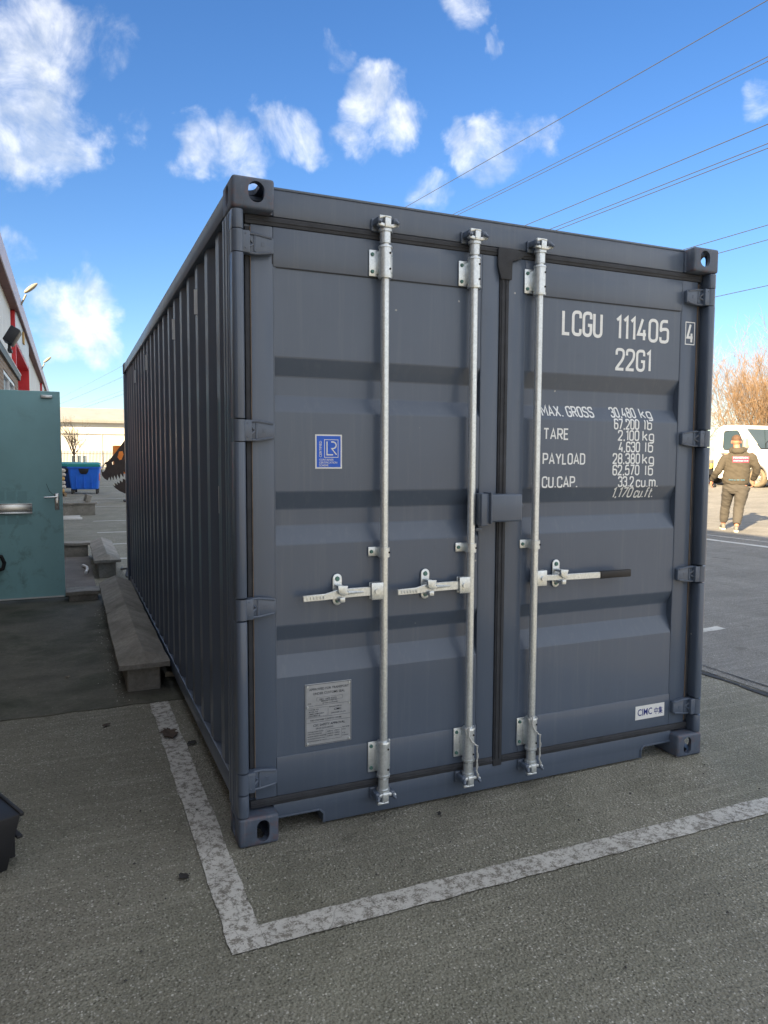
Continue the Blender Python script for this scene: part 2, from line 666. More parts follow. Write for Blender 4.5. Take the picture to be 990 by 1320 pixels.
def concrete(name, col, moss=.5, scale=3.0):
    m, N, L, b = newmat(name)
    n = noise_n(N, L, scale, 8, .65)
    n2 = noise_n(N, L, 45, 5, .7)
    n3 = noise_n(N, L, 1.6, 6, .65, dist=.4)
    c = ramp(N, L, n, [(.28, tuple(x * .6 for x in col)), (.72, tuple(x * 1.2 for x in col))])
    c = mix(N, L, ramp(N, L, n2, [(.35, .5), (.6, 0.0)]), c, tuple(x * .5 for x in col))
    c = mix(N, L, ramp(N, L, n3, [(.46, 0.0), (.66, moss)]), c, (.03, .042, .024))
    v = N.new('ShaderNodeTexVoronoi')
    v.inputs['Scale'].default_value = 75
    tcn = N.new('ShaderNodeTexCoord')
    L.new(tcn.outputs['Object'], v.inputs['Vector'])
    sep = N.new('ShaderNodeSeparateColor')
    L.new(v.outputs['Color'], sep.inputs[0])
    mul = N.new('ShaderNodeMath')
    mul.operation = 'MULTIPLY'
    L.new(ramp(N, L, v.outputs['Distance'], [(.1, 1.0), (.2, 0.0)]), mul.inputs[0])
    L.new(ramp(N, L, sep.outputs[0], [(.85, 0.0), (.95, .7)]), mul.inputs[1])
    c = mix(N, L, mul.outputs[0], c, (.4, .4, .38))
    L.new(c, b.inputs['Base Color'])
    b.inputs['Roughness'].default_value = .85
    bump(N, L, b, n2, .5, .006)
    return m


def brick_mat():
    m, N, L, b = newmat('brickwork')
    tcn = N.new('ShaderNodeTexCoord')
    mpn = N.new('ShaderNodeMapping')
    mpn.inputs['Rotation'].default_value = (RAD(90), 0, RAD(90))
    sepv = N.new('ShaderNodeSeparateXYZ')
    L.new(tcn.outputs['Object'], sepv.inputs[0])
    cmb = N.new('ShaderNodeCombineXYZ')
    ad = N.new('ShaderNodeMath')
    L.new(sepv.outputs['X'], ad.inputs[0])
    L.new(sepv.outputs['Y'], ad.inputs[1])
    L.new(ad.outputs[0], cmb.inputs['X'])
    L.new(sepv.outputs['Z'], cmb.inputs['Y'])
    br = N.new('ShaderNodeTexBrick')
    br.inputs['Scale'].default_value = 1.0
    br.inputs['Brick Width'].default_value = .225
    br.inputs['Row Height'].default_value = .075
    br.inputs['Mortar Size'].default_value = .008
    br.inputs['Color1'].default_value = (.23, .155, .10, 1)
    br.inputs['Color2'].default_value = (.33, .24, .17, 1)
    br.inputs['Mortar'].default_value = (.36, .33, .29, 1)
    L.new(cmb.outputs[0], br.inputs['Vector'])
    n = noise_n(N, L, 7, 5, .6)
    c = mix(N, L, ramp(N, L, n, [(.4, 0.0), (.7, .5)]), br.outputs['Color'], (.16, .12, .09))
    L.new(c, b.inputs['Base Color'])
    b.inputs['Roughness'].default_value = .85
    bump(N, L, b, br.outputs['Fac'], -.6, .008)
    return m


def glass_mat(name, tint=(.05, .09, .12), rough=.05):
    m, N, L, b = newmat(name)
    b.inputs['Base Color'].default_value = (*tint, 1)
    b.inputs['Roughness'].default_value = rough
    b.inputs['Specular IOR Level'].default_value = .9
    b.inputs['IOR'].default_value = 1.52
    return m


M['paint'] = container_paint()
M['casting'] = casting_paint()
M['galv'] = galvanised()
M['gasket'] = rubber('gasket_rubber', (.036, .040, .050))
M['gasket_brown'] = rubber('gasket_edge', (.17, .13, .10))
M['letter'] = simple('white_lettering', (.84, .87, .90), .5, 0, .06, 30)
M['asphalt'] = asphalt('asphalt', (.285, .282, .236), (.42, .413, .352), (.78, .77, .72), .4)
M['asphalt2'] = asphalt('asphalt_coarse', (.27, .268, .26), (.38, .376, .365), (.66, .66, .65), .05)
M['line'] = line_paint()
M['line_fresh'] = line_paint('line_paint_fresh', .75, (.62, .63, .62))
M['conc'] = concrete('concrete_slab', (.15, .148, .125), .75)
M['coping'] = concrete('coping_concrete', (.34, .325, .295), .35, 6)
M['brick'] = brick_mat()
M['black'] = simple('black_plastic', (.013, .014, .018), .5, 0, .2, 10)
M['tar'] = simple('tar_joint', (.03, .03, .03), .7, 0, .4, 20, .4, 60)
M['chrome'] = simple('bright_metal', (.7, .72, .74), .25, .9, .05, 20)

# ------------------------------------------------------------------ ground
SLOPE, SX0, SX1 = .027, 3.3, 28.0


def gz(x):
    return SLOPE * (min(max(x, SX0), SX1) - SX0)


def sheet(name, xs, ys, dz, mat, jitter=0.0, follow=True):
    b = MB()
    g = [[b.bm.verts.new((x + (random.uniform(-jitter, jitter) if i in (0, len(xs) - 1) else 0),
                          y + (random.uniform(-jitter, jitter) if j in (0, len(ys) - 1) else 0), (gz(x) if follow else 0) + dz))
          for j, y in enumerate(ys)] for i, x in enumerate(xs)]
    for i in range(len(xs) - 1):
        for j in range(len(ys) - 1):
            b.bm.faces.new((g[i][j], g[i + 1][j], g[i + 1][j + 1], g[i][j + 1]))
    o = b.build(name, mat, smooth=0, recalc=False)
    return tag(o, kind='structure')


def steps(a, b, d):
    n = max(1, int(round(abs(b - a) / d)))
    return [a + (b - a) * i / n for i in range(n + 1)]


sheet('ground', [-900, -60, -20, 3.3, 28, 60, 900], [-900, -40, 0, 40, 100, 1200], 0, M['asphalt'])
sheet('yard_road', [3.62, 28, 60, 200], [-60, 0, 40, 100, 200], .004, M['asphalt2'])
sheet('tar_joint', [3.555, 3.575, 3.598], steps(-20, 40, .12), .006, M['tar'], .012)
sheet('tar_joint', [3.70, 3.712], steps(-20, 40, .15), .010, M['tar'], .004)


def painted(name, x0, x1, y0, y1, mat, jit=.006, dz=.005, step=.03):
    """a painted stripe with ragged edges; long axis chosen by size"""
    b = MB()
    longx = (x1 - x0) > (y1 - y0)
    L_ = steps(x0, x1, step) if longx else steps(y0, y1, step)
    rows = []
    for k, t in enumerate(L_):
        e = [noise.noise(Vector((t * 9, s * 7.1, x0 * 3))) * jit * 1.6 + random.uniform(-jit, jit) * .5 for s in (1, 2)]
        if longx:
            row = [(t, y0 + e[0]), (t, y1 + e[1])]
        else:
            row = [(x0 + e[0], t), (x1 + e[1], t)]
        rows.append([b.bm.verts.new((p[0], p[1], gz(p[0]) + dz)) for p in row])
    for a, c in zip(rows, rows[1:]):
        b.bm.faces.new((a[0], a[1], c[1], c[0]))
    o = b.build(name, mat, smooth=0)
    for p in o.data.polygons:
        if p.normal.z < 0:
            p.flip()
    return tag(o, kind='structure')


painted('parking_line', -.153, -.04, -.605, 1.925, M['line'], .0035)
painted('parking_line', -.0405, 3.45, -.605, -.492, M['line'], .0035, dz=.0055)
painted('parking_line', 4.15, 4.75, 1.9, 2.0, M['line_fresh'])
painted('parking_line', 9.42, 9.55, -8, 25, M['line_fresh'], step=.3)
painted('parking_line', 9.95, 10.02, -8, 25, M['line'], step=.3)
for yy in (8.9, 10.9, 13.1, 16.0, 21.5, 26.0, 38):
    painted('parking_line', -.1 if yy < 17 else -.4, 5.0, yy, yy + .11, M['line_fresh'], step=.15)
painted('parking_line', 2.2, 2.35, 24, 34, M['line_fresh'], step=.2)

# concrete apron by the doorway
slab = MB()
edge = [(x_, 1.935 + .022 * noise.noise(Vector((x_ * 6, 3, 1))) + .012 * noise.noise(Vector((x_ * 23, 1, 1)))) for x_ in steps(-1.62, .55, .03)]
slab.prism(edge + [(.55, 6.2), (-1.62, 6.2)], 'z', -.1, .006)
tag(slab.build('concrete_apron', M['conc'], smooth=30), kind='structure')

# ------------------------------------------------------------------ shipping container
CL_, CW, CH = 6.058, 2.438, 2.591
FY = .06          # plane of the door frame, header and sill
box20 = empty('shipping_container', (CW / 2, CL_ / 2, 0), 0,
              'dark blue-grey twenty foot shipping container with closed double doors and white lettering', 'container')


def cpart(mb, name, mat=None, smooth=35, parent=None):
    o = mb.build(name, mat or M['paint'], None, smooth)
    attach(o, parent or box20)
    return o


def attach(o, parent):
    """parent while keeping world coordinates (geometry is written in world space)"""
    o.parent = parent
    bpy.context.view_layer.update()
    o.matrix_parent_inverse = parent.matrix_world.inverted()
    return o


def slot(cx, cz, hw, hh, seg=10):
    """stadium outline, taller than wide"""
    pts = []
    r = hw
    for i in range(seg + 1):
        a = math.pi * i / seg
        pts.append((cx + r * math.cos(a), cz + (hh - r) + r * math.sin(a)))
    for i in range(seg + 1):
        a = math.pi + math.pi * i / seg
        pts.append((cx + r * math.cos(a), cz - (hh - r) + r * math.sin(a)))
    return pts


def casting_mesh(top):
    # local: outer corner at origin, x inwards 0.162, y inwards 0.178, z 0..0.118
    W_, D_, H_ = .162, .178, .118
    o = MB().box(0, W_, 0, D_, 0, H_, .012, 3).mesh('casting')
    cav = MB().box(.018, W_ - .018, .018, D_ - .018, .02, H_ - .02).mesh('cut')
    cuts = [cav]
    if top:
        fr = MB().prism(slot(.092, .064, .031, .039), 'y', -.02, .04).mesh('cut')
        sd = MB().prism(slot(.095, .064, .0255, .04), 'x', -.02, .04).mesh('cut')
        tp = MB().prism(slot(.085, .09, .032, .062), 'z', .09, .14).mesh('cut')
        # open inner side: daylight shows through
        bk = MB().prism([(.05, .028), (.12, .028), (.12, .1), (.05, .1)], 'y', .15, .2).mesh('cut')
    else:
        fr = MB().prism(slot(.097, .059, .0255, .044), 'y', -.02, .04).mesh('cut')
        sd = MB().prism(slot(.095, .059, .0255, .044), 'x', -.02, .04).mesh('cut')
        tp = MB().prism(slot(.085, .09, .032, .062), 'z', -.02, .03).mesh('cut')
        bk = None
    cuts += [fr, sd, tp]
    me = boolean(o, cuts)
    return me


for top in (False, True):
    base = casting_mesh(top)
    for sx in (0, 1):
        for sy in (0, 1):
            me = base.copy()
            T = Matrix.Translation((CW if sx else 0, CL_ if sy else 0, CH - .118 if top else 0)) @ Matrix.Diagonal((-1 if sx else 1, -1 if sy else 1, 1, 1))
            me.transform(T)
            if sx != sy:
                me.flip_normals()
            attach(finish('corner_casting', me, M['casting'], None, 30), box20)

# corner posts, door end: pin bar, outer web and inner channel
for sx in (0, 1):
    def X(v):
        return CW - v if sx else v
    b = MB()
    sg = -1 if sx else 1
    poly = [(X(.003), .03), (X(.003), .205), (X(.02), .205), (X(.02), .105), (X(.062), .105), (X(.062), .118), (X(.11), .118), (X(.11), .104), (X(.046), .104), (X(.046), .086), (X(.014), .086), (X(.014), .03)]
    b.prism(poly, 'z', .118, CH - .118)
    # outer vertical ridges of the post
    for yy, w in ((.075, .012), (.11, .016), (.165, .02)):
        b.box(min(X(.0005), X(.012)), max(X(.0005), X(.012)), yy, yy + w, .119, CH - .119, .002, 1)
    cpart(b, 'corner_post')
    # hinge pin bar: round-fronted bar broken by the hinge knuckles
    b = MB()
    zs = [.118, .212, .299, .91, .998, 1.607, 1.692, 2.315, 2.397, CH - .118]
    for a, c in zip(zs[::2], zs[1::2]):
        prof = [(X(.0015), .085), (X(.0015), .02)] + [(X(.0235 - .022 * math.cos(t)), .02 - .018 * math.sin(t)) for t in [math.pi * k / 8 for k in range(1, 8)]] + [(X(.0455), .02), (X(.0455), .085)]
        b.prism(prof, 'z', a + .003, c - .003, .0015)
    cpart(b, 'pin_bar')
# corner posts, far end
for sx in (0, 1):
    x0, x1 = (CW - .12, CW - .002) if sx else (.002, .12)
    cpart(MB().box(x0, x1, CL_ - .16, CL_ - .004, .118, CH - .118, .01), 'corner_post')

# header, sill
b = MB()
b.box(.17, CW - .17, FY, .2, 2.474, 2.58, .006)
b.box(.17, CW - .17, FY - .004, FY + .05, 2.576, 2.585, .002)
b.box(.06, CW - .06, FY + .01, .2, 2.42, 2.4735)
b.box(.157, .168, FY - .006, FY + .05, 2.476, 2.572, .002)
b.box(CW - .168, CW - .157, FY - .006, FY + .05, 2.476, 2.572, .002)
cpart(b, 'door_header')
b = MB()
z1 = .127
sill = [(.155, .068), (.354, .068), (.366, .056), (.366, .012), (CW - .352, .012), (CW - .352, .056), (CW - .340, .068), (CW - .155, .068), (CW - .155, z1), (.155, z1)]
b.prism(sill, 'y', FY, .2, .002)
# folded lip of the two tine notches
for lip in ([(.163, .0685), (.350, .0685), (.3665, .052), (.3665, .013), (.374, .013), (.374, .056), (.354, .076), (.163, .076)],):
    b.prism(lip, 'y', FY - .005, FY + .01, .001)
    b.prism([(CW - .163 - (p[0] - .163) * .93, p[1]) for p in lip], 'y', FY - .005, FY + .01, .001)
b.box(.06, CW - .06, FY + .012, .2, .1275, .165)
cpart(b, 'door_sill')

# bottom and top side rails, far end frame
for sx in (0, 1):
    def xr(a, c):
        return (CW - c, CW - a) if sx else (a, c)
    b = MB()
    b.box(*xr(.018, .07), .18, CL_ - .178, .112, .2, .003)
    b.box(*xr(.03, .16), .18, CL_ - .178, .1, .111)
    cpart(b, 'bottom_side_rail')
    b = MB()
    b.box(*xr(.003, .063), .178, CL_ - .178, 2.486, 2.574, .006)
    cpart(b, 'top_side_rail')
b = MB()
b.box(.16, CW - .16, CL_ - .12, CL_ - .02, .02, .14, .005)
cpart(b, 'end_sill')
b = MB()
b.box(.16, CW - .16, CL_ - .12, CL_ - .02, 2.48, 2.57, .005)
cpart(b, 'end_header')


def corrugated(x_out, depth, y0, y1, z0, z1, phase, sx):
    """vertical corrugations along y; outer flat .072, slope .068, inner flat .07, slope .068"""
    prof = []
    k = -3
    P_ = .278
    while True:
        c = phase + k * P_
        for dy, d in ((-.036, 0), (.036, 0), (.104, depth), (.174, depth)):
            prof.append((c + dy, d))
        k += 1
        if c > y1 + 1:
            break
    pr = []
    for a, c in zip(prof, prof[1:]):
        if c[0] <= y0 or a[0] >= y1:
            continue
        for p in (a, c):
            yy = min(max(p[0], y0), y1)
            t = (yy - a[0]) / (c[0] - a[0])
            q = (yy, a[1] + (c[1] - a[1]) * t)
            if not pr or abs(pr[-1][0] - q[0]) > 1e-5:
                pr.append(q)
    b = MB()
    rows = []
    nz = 10
    for yy, d in pr:
        x = x_out + d
        if sx:
            x = CW - x
        rows.append([b.bm.verts.new((x, yy, z0 + (z1 - z0) * i / nz)) for i in range(nz + 1)])
    for r0, r1 in zip(rows, rows[1:]):
        for i in range(nz):
            b.bm.faces.new((r0[i], r1[i], r1[i + 1], r0[i + 1]))
    # give the sheet its thickness
    ex = bmesh.ops.extrude_face_region(b.bm, geom=b.bm.faces[:])
    bmesh.ops.translate(b.bm, vec=((-.0025 if sx else .0025), 0, 0), verts=[v for v in ex['geom'] if isinstance(v, bmesh.types.BMVert)])
    return b


for sx in (0, 1):
    b = corrugated(.021, .036, .2, CL_ - .155, .185, 2.49, .42, sx)
    sw = cpart(b, 'side_wall', smooth=20)
    if sx == 0:
        side_wall = sw
# end wall and roof
b = MB()
prof = []
x = .12
while x < CW - .12:
    for dx, d in ((0, 0), (.09, 0), (.13, .04), (.21, .04)):
        prof.append((x + dx, CL_ - .03 - d))
    x += .25
prof = [p for p in prof if p[0] < CW - .12] + [(CW - .12, CL_ - .03)]
lo = [b.bm.verts.new((p[0], p[1], .1)) for p in prof]
hi = [b.bm.verts.new((p[0], p[1], 2.52)) for p in prof]
for i in range(len(prof) - 1):
    b.bm.faces.new((lo[i], lo[i + 1], hi[i + 1], hi[i]))
cpart(b, 'end_wall', smooth=0)
b = MB()
b.box(.06, CW - .06, .12, CL_ - .08, 2.545, 2.56)
yy = .35
while yy < CL_ - .4:
    b.prism([(yy, 2.5605), (yy + .04, 2.575), (yy + .12, 2.575), (yy + .16, 2.5605)], 'x', .12, CW - .12)
    yy += .21
cpart(b, 'roof', smooth=20)
b = MB()
b.box(.07, CW - .07, .2, CL_ - .12, .105, .14)
yy = .5
while yy < CL_ - .3:
    b.box(.165, CW - .165, yy, yy + .05, .02, .1045)
    yy += .3
cpart(b, 'floor_frame', smooth=0)

# ---- doors
SHEET_Y = FY + .004
REC = .036
BREAKS = [(1.941, 1.869, 1.792, 1.728), (1.409, 1.337, 1.269, 1.196), (.865, .800, .734, .654)]


def panel_y(z):
    for a, b_, c, d in BREAKS:
        if d <= z <= a:
            if z >= b_:
                return SHEET_Y + REC * (a - z) / (a - b_)
            if z >= c:
                return SHEET_Y + REC
            return SHEET_Y + REC * (z - d) / (c - d)
    return SHEET_Y


Z_T, Z_B = 2.436, .162


def make_door(x0, x1, px0, px1):
    b = MB()
    b.box(x0, px0, FY, .12, Z_B, Z_T, .003)
    b.box(px1, x1, FY, .12, Z_B, Z_T, .003)
    b.box(px0 + .0005, px1 - .0005, FY, .12, 2.286, Z_T, .0025)
    b.box(px0 + .0005, px1 - .0005, FY, .12, Z_B, .325, .0035)
    d = cpart(b, 'door')
    # corrugated sheet
    zs = [.317] + [z for br in BREAKS[::-1] for z in br[::-1]] + [2.294]
    s = MB()
    bb = s.bm
    nx = 12
    rows = []
    for z in zs:
        # slightly rounded fold: duplicate each break a few mm away
        for dz in ((-.003, .003) if z not in (zs[0], zs[-1]) else (0,)):
            rows.append([bb.verts.new((px0 - .002 + (px1 - px0 + .004) * i / nx, panel_y(z + dz), z + dz)) for i in range(nx + 1)])
    for r0, r1 in zip(rows, rows[1:]):
        for i in range(nx):
            bb.faces.new((r0[i], r0[i + 1], r1[i + 1], r1[i]))
    o = s.build('door_panel', M['paint'], None, 12, recalc=False)
    for p in o.data.polygons:
        if p.normal.y > 0:
            p.flip()
    attach(o, d)
    # dark strips: painted shadow gap under the top rail, joint at the top corner
    s = MB()
    s.box(px0 + .012, px1 - .012, FY - .001, SHEET_Y + .004, 2.2825, 2.2855)
    s.box(px0 - .004, px0 - .0005, FY - .0012, FY + .02, 2.294, 2.375, .0004, 1)
    attach(s.build('seam_shadow', M['gasket'], None, 0), d)
    # weld beads down the sides of the sheet
    s = MB()
    for xw in (px0 + .0015, px1 - .0015):
        s.cyl((xw, SHEET_Y - .0005, .33), (xw, SHEET_Y - .0005, 2.28), .003, seg=6)
    attach(s.build('weld_bead', M['paint'], None, 40), d)
    return d


door_l = make_door(.081, 1.195, .169, 1.108)
door_r = make_door(1.244, 2.366, 1.332, 2.266)

# gaskets: round both leaves and up the middle
for d, x0, x1 in ((door_l, .059, 1.195), (door_r, 1.244, 2.388)):
    s = MB()
    s.box(x0, x1, FY - .004, FY + .02, 2.4365, 2.4715, .004)
    s.box(x0, x1, FY - .007, FY - .001, 2.450, 2.457, .002)
    s.box(x0, x1, FY - .003, FY + .02, .128, .1615, .004)
    s.box(x0, x1, FY - .008, FY - .001, .142, .148, .002)
    side = (x0, x0 + .021) if d is door_l else (x1 - .021, x1)
    s.box(*side, FY + .002, FY + .02, .172, 2.427, .002)
    attach(s.build('door_gasket', M['gasket'], None, 35), d)
    s = MB()
    xe = (.0785, .0812) if d is door_l else (2.3658, 2.3685)
    s.box(*xe, FY - .003, FY + .01, .172, 2.427)
    attach(s.build('gasket_strip', M['gasket_brown'], None, 0), d)
s = MB()
s.box(1.1965, 1.243, FY - .006, FY + .03, .117, 2.462, .004)
s.box(1.203, 1.212, FY - .011, FY - .005, .15, 2.42, .003)
s.box(1.224, 1.233, FY - .010, FY - .005, .15, 2.42, .003)
s.prism([(1.178, 2.39), (1.186, 2.365), (1.195, 2.336), (1.251, 2.336), (1.253, 2.416), (1.296, 2.431), (1.316, 2.452), (1.28, 2.47), (1.178, 2.47)], 'y', FY - .016, FY - .0065, .003)
attach(s.build('centre_gasket', M['gasket'], None, 35), door_l)

# ---- hinges
for sx, d in ((0, door_l), (1, door_r)):
    for zc in (2.356, 1.649, .954, .256):
        s = MB()

        def X(v):
            return CW - v if sx else v
        h = .041
        # knuckle round the pin
        s.cyl((X(.024), .026, zc - h), (X(.024), .026, zc + h), .0235, seg=20)
        # tapered blade
        blade = [(X(.03), zc - h), (X(.10), zc - h * .98), (X(.158), zc - h * .8), (X(.166), zc - h * .68), (X(.166), zc + h * .68), (X(.158), zc + h * .8), (X(.10), zc + h * .98), (X(.03), zc + h)]
        s.prism(blade, 'y', FY - .024, FY - .001, .003)
        s.prism([(X(.024), zc - h), (X(.07), zc - h), (X(.07), zc + h), (X(.024), zc + h)], 'y', .012, FY - .002, .004)
        # pressed V rib and two edge ribs
        for p, q in (((.05, zc + .03), (.086, zc + .002)), ((.05, zc - .026), (.086, zc - .002)), ((.092, zc - .03), (.092, zc + .03))):
            s.tube([(X(p[0]), FY - .025 - (.022 if p[0] < .06 else 0), p[1]), (X((p[0] + q[0]) / 2), FY - .024 - (.008 if p[0] < .06 else 0), (p[1] + q[1]) / 2), (X(q[0]), FY - .024, q[1])], .0045, 6)
        for sg in (1, -1):
            s.tube([(X(.06), FY - .03, zc + sg * .036), (X(.10), FY - .024, zc + sg * .036), (X(.158), FY - .024, zc + sg * .027)], .005, 6)
        s.box(min(X(.118), X(.13)), max(X(.118), X(.13)), FY - .0255, FY - .023, zc - .008, zc + .008)
        attach(s.build('hinge', M['paint'], None, 40), d)

# ---- locking bars
GREEN = simple('green_bolt', (.10, .22, .20), .5, .3, .2, 30)
HOLE = simple('dark_hole', (.01, .01, .012), .9, 0, 0, 5)
RY = .02


def bolt(s, x, y, z, r=.0085, mi=1):
    s.cyl((x, y, z), (x, y - .006, z), r, r * .8, seg=8, mi=mi)


def bearing(bar, x, z0, z1, flip=1, wl=.058, wr=.046):
    s = MB()
    zc = (z0 + z1) / 2
    r = .0265
    pr = MB()
    s.box(x - wl, x + wr, FY - .009, FY - .0015, z0 + .003, z1 - .003, .003)
    s.box(x - r, x + r, RY, FY - .003, z0 + .012, z1 - .012, .003)
    s.cyl((x, RY, z0), (x, RY, z1), r, seg=24)
    s.cyl((x, RY, z1 - .001), (x, RY, z1 + .007), r + .003, r + .001, seg=24)
    s.cyl((x, RY, z0 - .009), (x, RY, z0 + .001), r + .002, r + .003, seg=24)
    for xx in (x - wl + .014, x + wr - .011):
        for zz in (z0 + .022, z1 - .022):
            bolt(s, xx, FY - .009, zz)
    for zz in (z0 + .026, z1 - .024):
        s.cyl((x + .012, RY - r + .004, zz), (x + .012, RY - r - .0005, zz), .0042, seg=8, mi=2)
    attach(s.build('bearing_bracket', [M['galv'], GREEN, HOLE], None, 40), bar)


def cam_lock(bar, x, z, up, side):
    """forged cam on the bar end and its keeper on the frame"""
    s = MB()
    sg = 1 if up else -1
    s.cyl((x, RY, z - sg * .075), (x, RY, z - sg * .012), .0225, seg=20)
    s.cyl((x, RY, z - sg * .030), (x, RY, z - sg * .018), .028, seg=20)
    s.box(x - .016, x + .013, RY - .034, RY + .012, min(z - sg * .02, z + sg * .026), max(z - sg * .02, z + sg * .026), .005)
    s.prism([(x - .043, z - sg * .012), (x - .012, z - sg * .018), (x + .022, z - sg * .018), (x + .050, z - sg * .006), (x + .046, z + sg * .002), (x + .014, z - sg * .004), (x - .02, z - sg * .002), (x - .04, z + sg * .004)], 'y', RY - .03, RY - .008, .003)
    s.prism([(x - .04, z + sg * .010), (x - .012, z + sg * .020), (x + .012, z + sg * .016), (x + .012, z + sg * .026), (x - .04, z + sg * .026)], 'y', RY - .036, RY - .02, .003)
    s.ball((x + .04, RY - .026, z - sg * .006), .009, .012, .008)
    attach(s.build('cam_head', M['galv'], None, 45), bar)
    k = MB()
    k.box(x - .05, x + .048, FY - .014, FY - .0015, z - .024, z + .028, .005)
    for dx in (-.034, .034):
        k.box(x + dx - .012, x + dx + .010, RY - .03, FY - .005, z - .006, z + .022, .006)
        k.cyl((x + dx, RY - .03, z + .006), (x + dx + .008 * (1 if dx > 0 else -1), RY - .044, z - .006), .009, .006, seg=8)
    attach(k.build('cam_keeper', M['paint'], None, 45), bar)


def clamp(bar, x, z, wl=.058, wr=.032):
    s = MB()
    h = .02
    s.box(x - wl, x + wr, FY - .007, FY - .0012, z - h, z + h, .003)
    s.box(x - .024, x + .024, RY, FY - .003, z - h + .001, z + h - .001, .002)
    s.cyl((x, RY, z - h), (x, RY, z + h), .0245, seg=24)
    bolt(s, x - wl + .014, FY - .007, z, .0085)
    bolt(s, x + wr - .006, FY - .007, z, .0075)
    s.cyl((x + .014, RY - .017, z), (x + .014, RY - .0225, z), .0045, seg=8, mi=2)
    attach(s.build('guide_clamp', [M['galv'], GREEN, HOLE], None, 40), bar)


def handle(bar, x, z, sg, catch_x, end_x, grip=False):
    HY = .028
    s = MB()
    # hub welded on the bar, lever pivots in it
    hx0, hx1 = sorted((x + sg * .008, x + sg * .062))
    s.box(hx0, hx1, RY - .016, RY - .010, z - .036, z + .036, .003)
    s.box(hx0, hx1, RY + .010, RY + .016, z - .036, z + .036, .003)
    s.box(x + sg * .04 - .02, x + sg * .04 + .02, RY - .014, RY + .013, z + .028, z + .036, .002)
    s.cyl((x + sg * .038, RY - .024, z), (x + sg * .038, RY + .02, z), .011, seg=12)
    attach(s.build('handle_hub', M['galv'], None, 40), bar)
    # lever: cranked flat bar
    s = MB()
    L0 = x + sg * .02
    xs = [L0, catch_x - sg * .045, catch_x + sg * .02, catch_x + sg * .07, end_x]
    if grip:
        zz = [0, -.002, -.002, -.002, -.004]
        hh = [.014, .013, .014, .0145, .0145]
        yy = [RY, RY - .004, RY - .015, RY - .018, RY - .019]
    else:
        zz = [0, 0, -.001, -.007, -.008]
        hh = [.019, .019, .018, .013, .0125]
        yy = [RY, RY - .004, RY - .013, RY - .018, RY - .021]
    rings = []
    for i in range(5):
        c = (xs[i], yy[i], z + zz[i])
        t = .0048
        rings.append([(c[0], c[1] - t, c[2] - hh[i]), (c[0], c[1] + t, c[2] - hh[i]), (c[0], c[1] + t, c[2] + hh[i]), (c[0], c[1] - t, c[2] + hh[i])])
    s.loft(rings)
    bmesh.ops.bevel(s.bm, geom=s.bm.edges[:], offset=.002, segments=1, affect='EDGES', clamp_overlap=True)
    if not grip:   # raised pattern and rib on the lever
        for k in range(6):
            xk = end_x - sg * (.018 + k * .014)
            s.box(xk - .003, xk + .003, RY - .0275, RY - .0255, z - .014, z - .002, .001, 1)
        s.tube([(catch_x - sg * .03, RY - .014, z + .002), (catch_x - sg * .10, RY - .010, z)], [.008, .003], 6)
    attach(s.build('door_handle', M['galv'], None, 40), bar)
    if grip:
        s = MB()
        xa = catch_x + sg * .216
        s.box(min(xa, end_x + sg * .006), max(xa, end_x + sg * .006), RY - .028, RY - .0105, z - .021, z + .015, .005)
        attach(s.build('rubber_grip', M['black'], None, 40), bar)
    # catch plate
    s = MB()
    s.prism(slot(catch_x, z + .01, .0205, .066), 'y', FY - .007, FY - .0012, .002)
    bolt(s, catch_x, FY - .007, z + .055, .011)
    bolt(s, catch_x, FY - .007, z - .036, .010)
    s.prism([(catch_x - .020, z + .038), (catch_x + .024, z + .034), (catch_x + .018, z + .012), (catch_x + .032, z + .004), (catch_x + .004, z - .008), (catch_x - .016, z + .004)], 'y', RY - .032, RY - .0255, .002)
    s.box(catch_x - .014, catch_x + .012, RY - .026, FY - .005, z + .022, z + .034, .003)
    s.box(catch_x - .010, catch_x + .010, RY - .026, FY - .005, z - .034, z - .019, .004)
    s.box(catch_x - .011, catch_x + .011, RY - .033, RY - .0255, z - .033, z - .012, .003)
    attach(s.build('handle_catch', [M['galv'], GREEN], None, 40), bar)


BARS = []
for x, hz, sg, cx_, ex_, grip, d in ((.626, .991, -1, .430, .265, False, door_l), (1.043, .989, -1, .836, .679, False, door_l), (1.380, .994, 1, 1.527, 1.922, True, door_r)):
    s = MB().cyl((x, RY, .10), (x, RY, 2.5), .0172, seg=24)
    bar = cpart(s, 'locking_bar', M['galv'])
    BARS.append(bar)
    bearing(bar, x, 2.284, 2.397)
    bearing(bar, x, .194, .333)
    cam_lock(bar, x, 2.489, True, sg)
    cam_lock(bar, x, .102, False, sg)
    clamp(bar, x, 1.152)
    handle(bar, x, hz, sg, cx_, ex_, grip)
# seal wire loops on the two right-hand bars
WIRE = simple('seal_wire', (.62, .64, .64), .45, .3, .1, 40)
for x, bar in ((1.043, BARS[1]), (1.380, BARS[2])):
    s = MB()
    p = [(x - .022, RY - .02, .315), (x - .030, RY - .024, .338), (x - .012, RY - .028, .352), (x - .016, RY - .033, .31), (x + .0, RY - .034, .282), (x + .024, RY - .034, .262), (x + .028, RY - .033, .21), (x + .024, RY - .034, .15), (x + .034, RY - .036, .108)]
    pts = []
    for a, c in zip(p, p[1:]):
        for k in range(4):
            pts.append(Vector(a).lerp(Vector(c), k / 4))
    s.tube(pts, .0032, 6)
    q = [(v[0] + .004 * math.sin(i * 1.9), v[1] - .003, v[2]) for i, v in enumerate(pts[16:])]
    s.tube(q, .0028, 6)
    attach(s.build('seal_wire', WIRE, None, 50), bar)

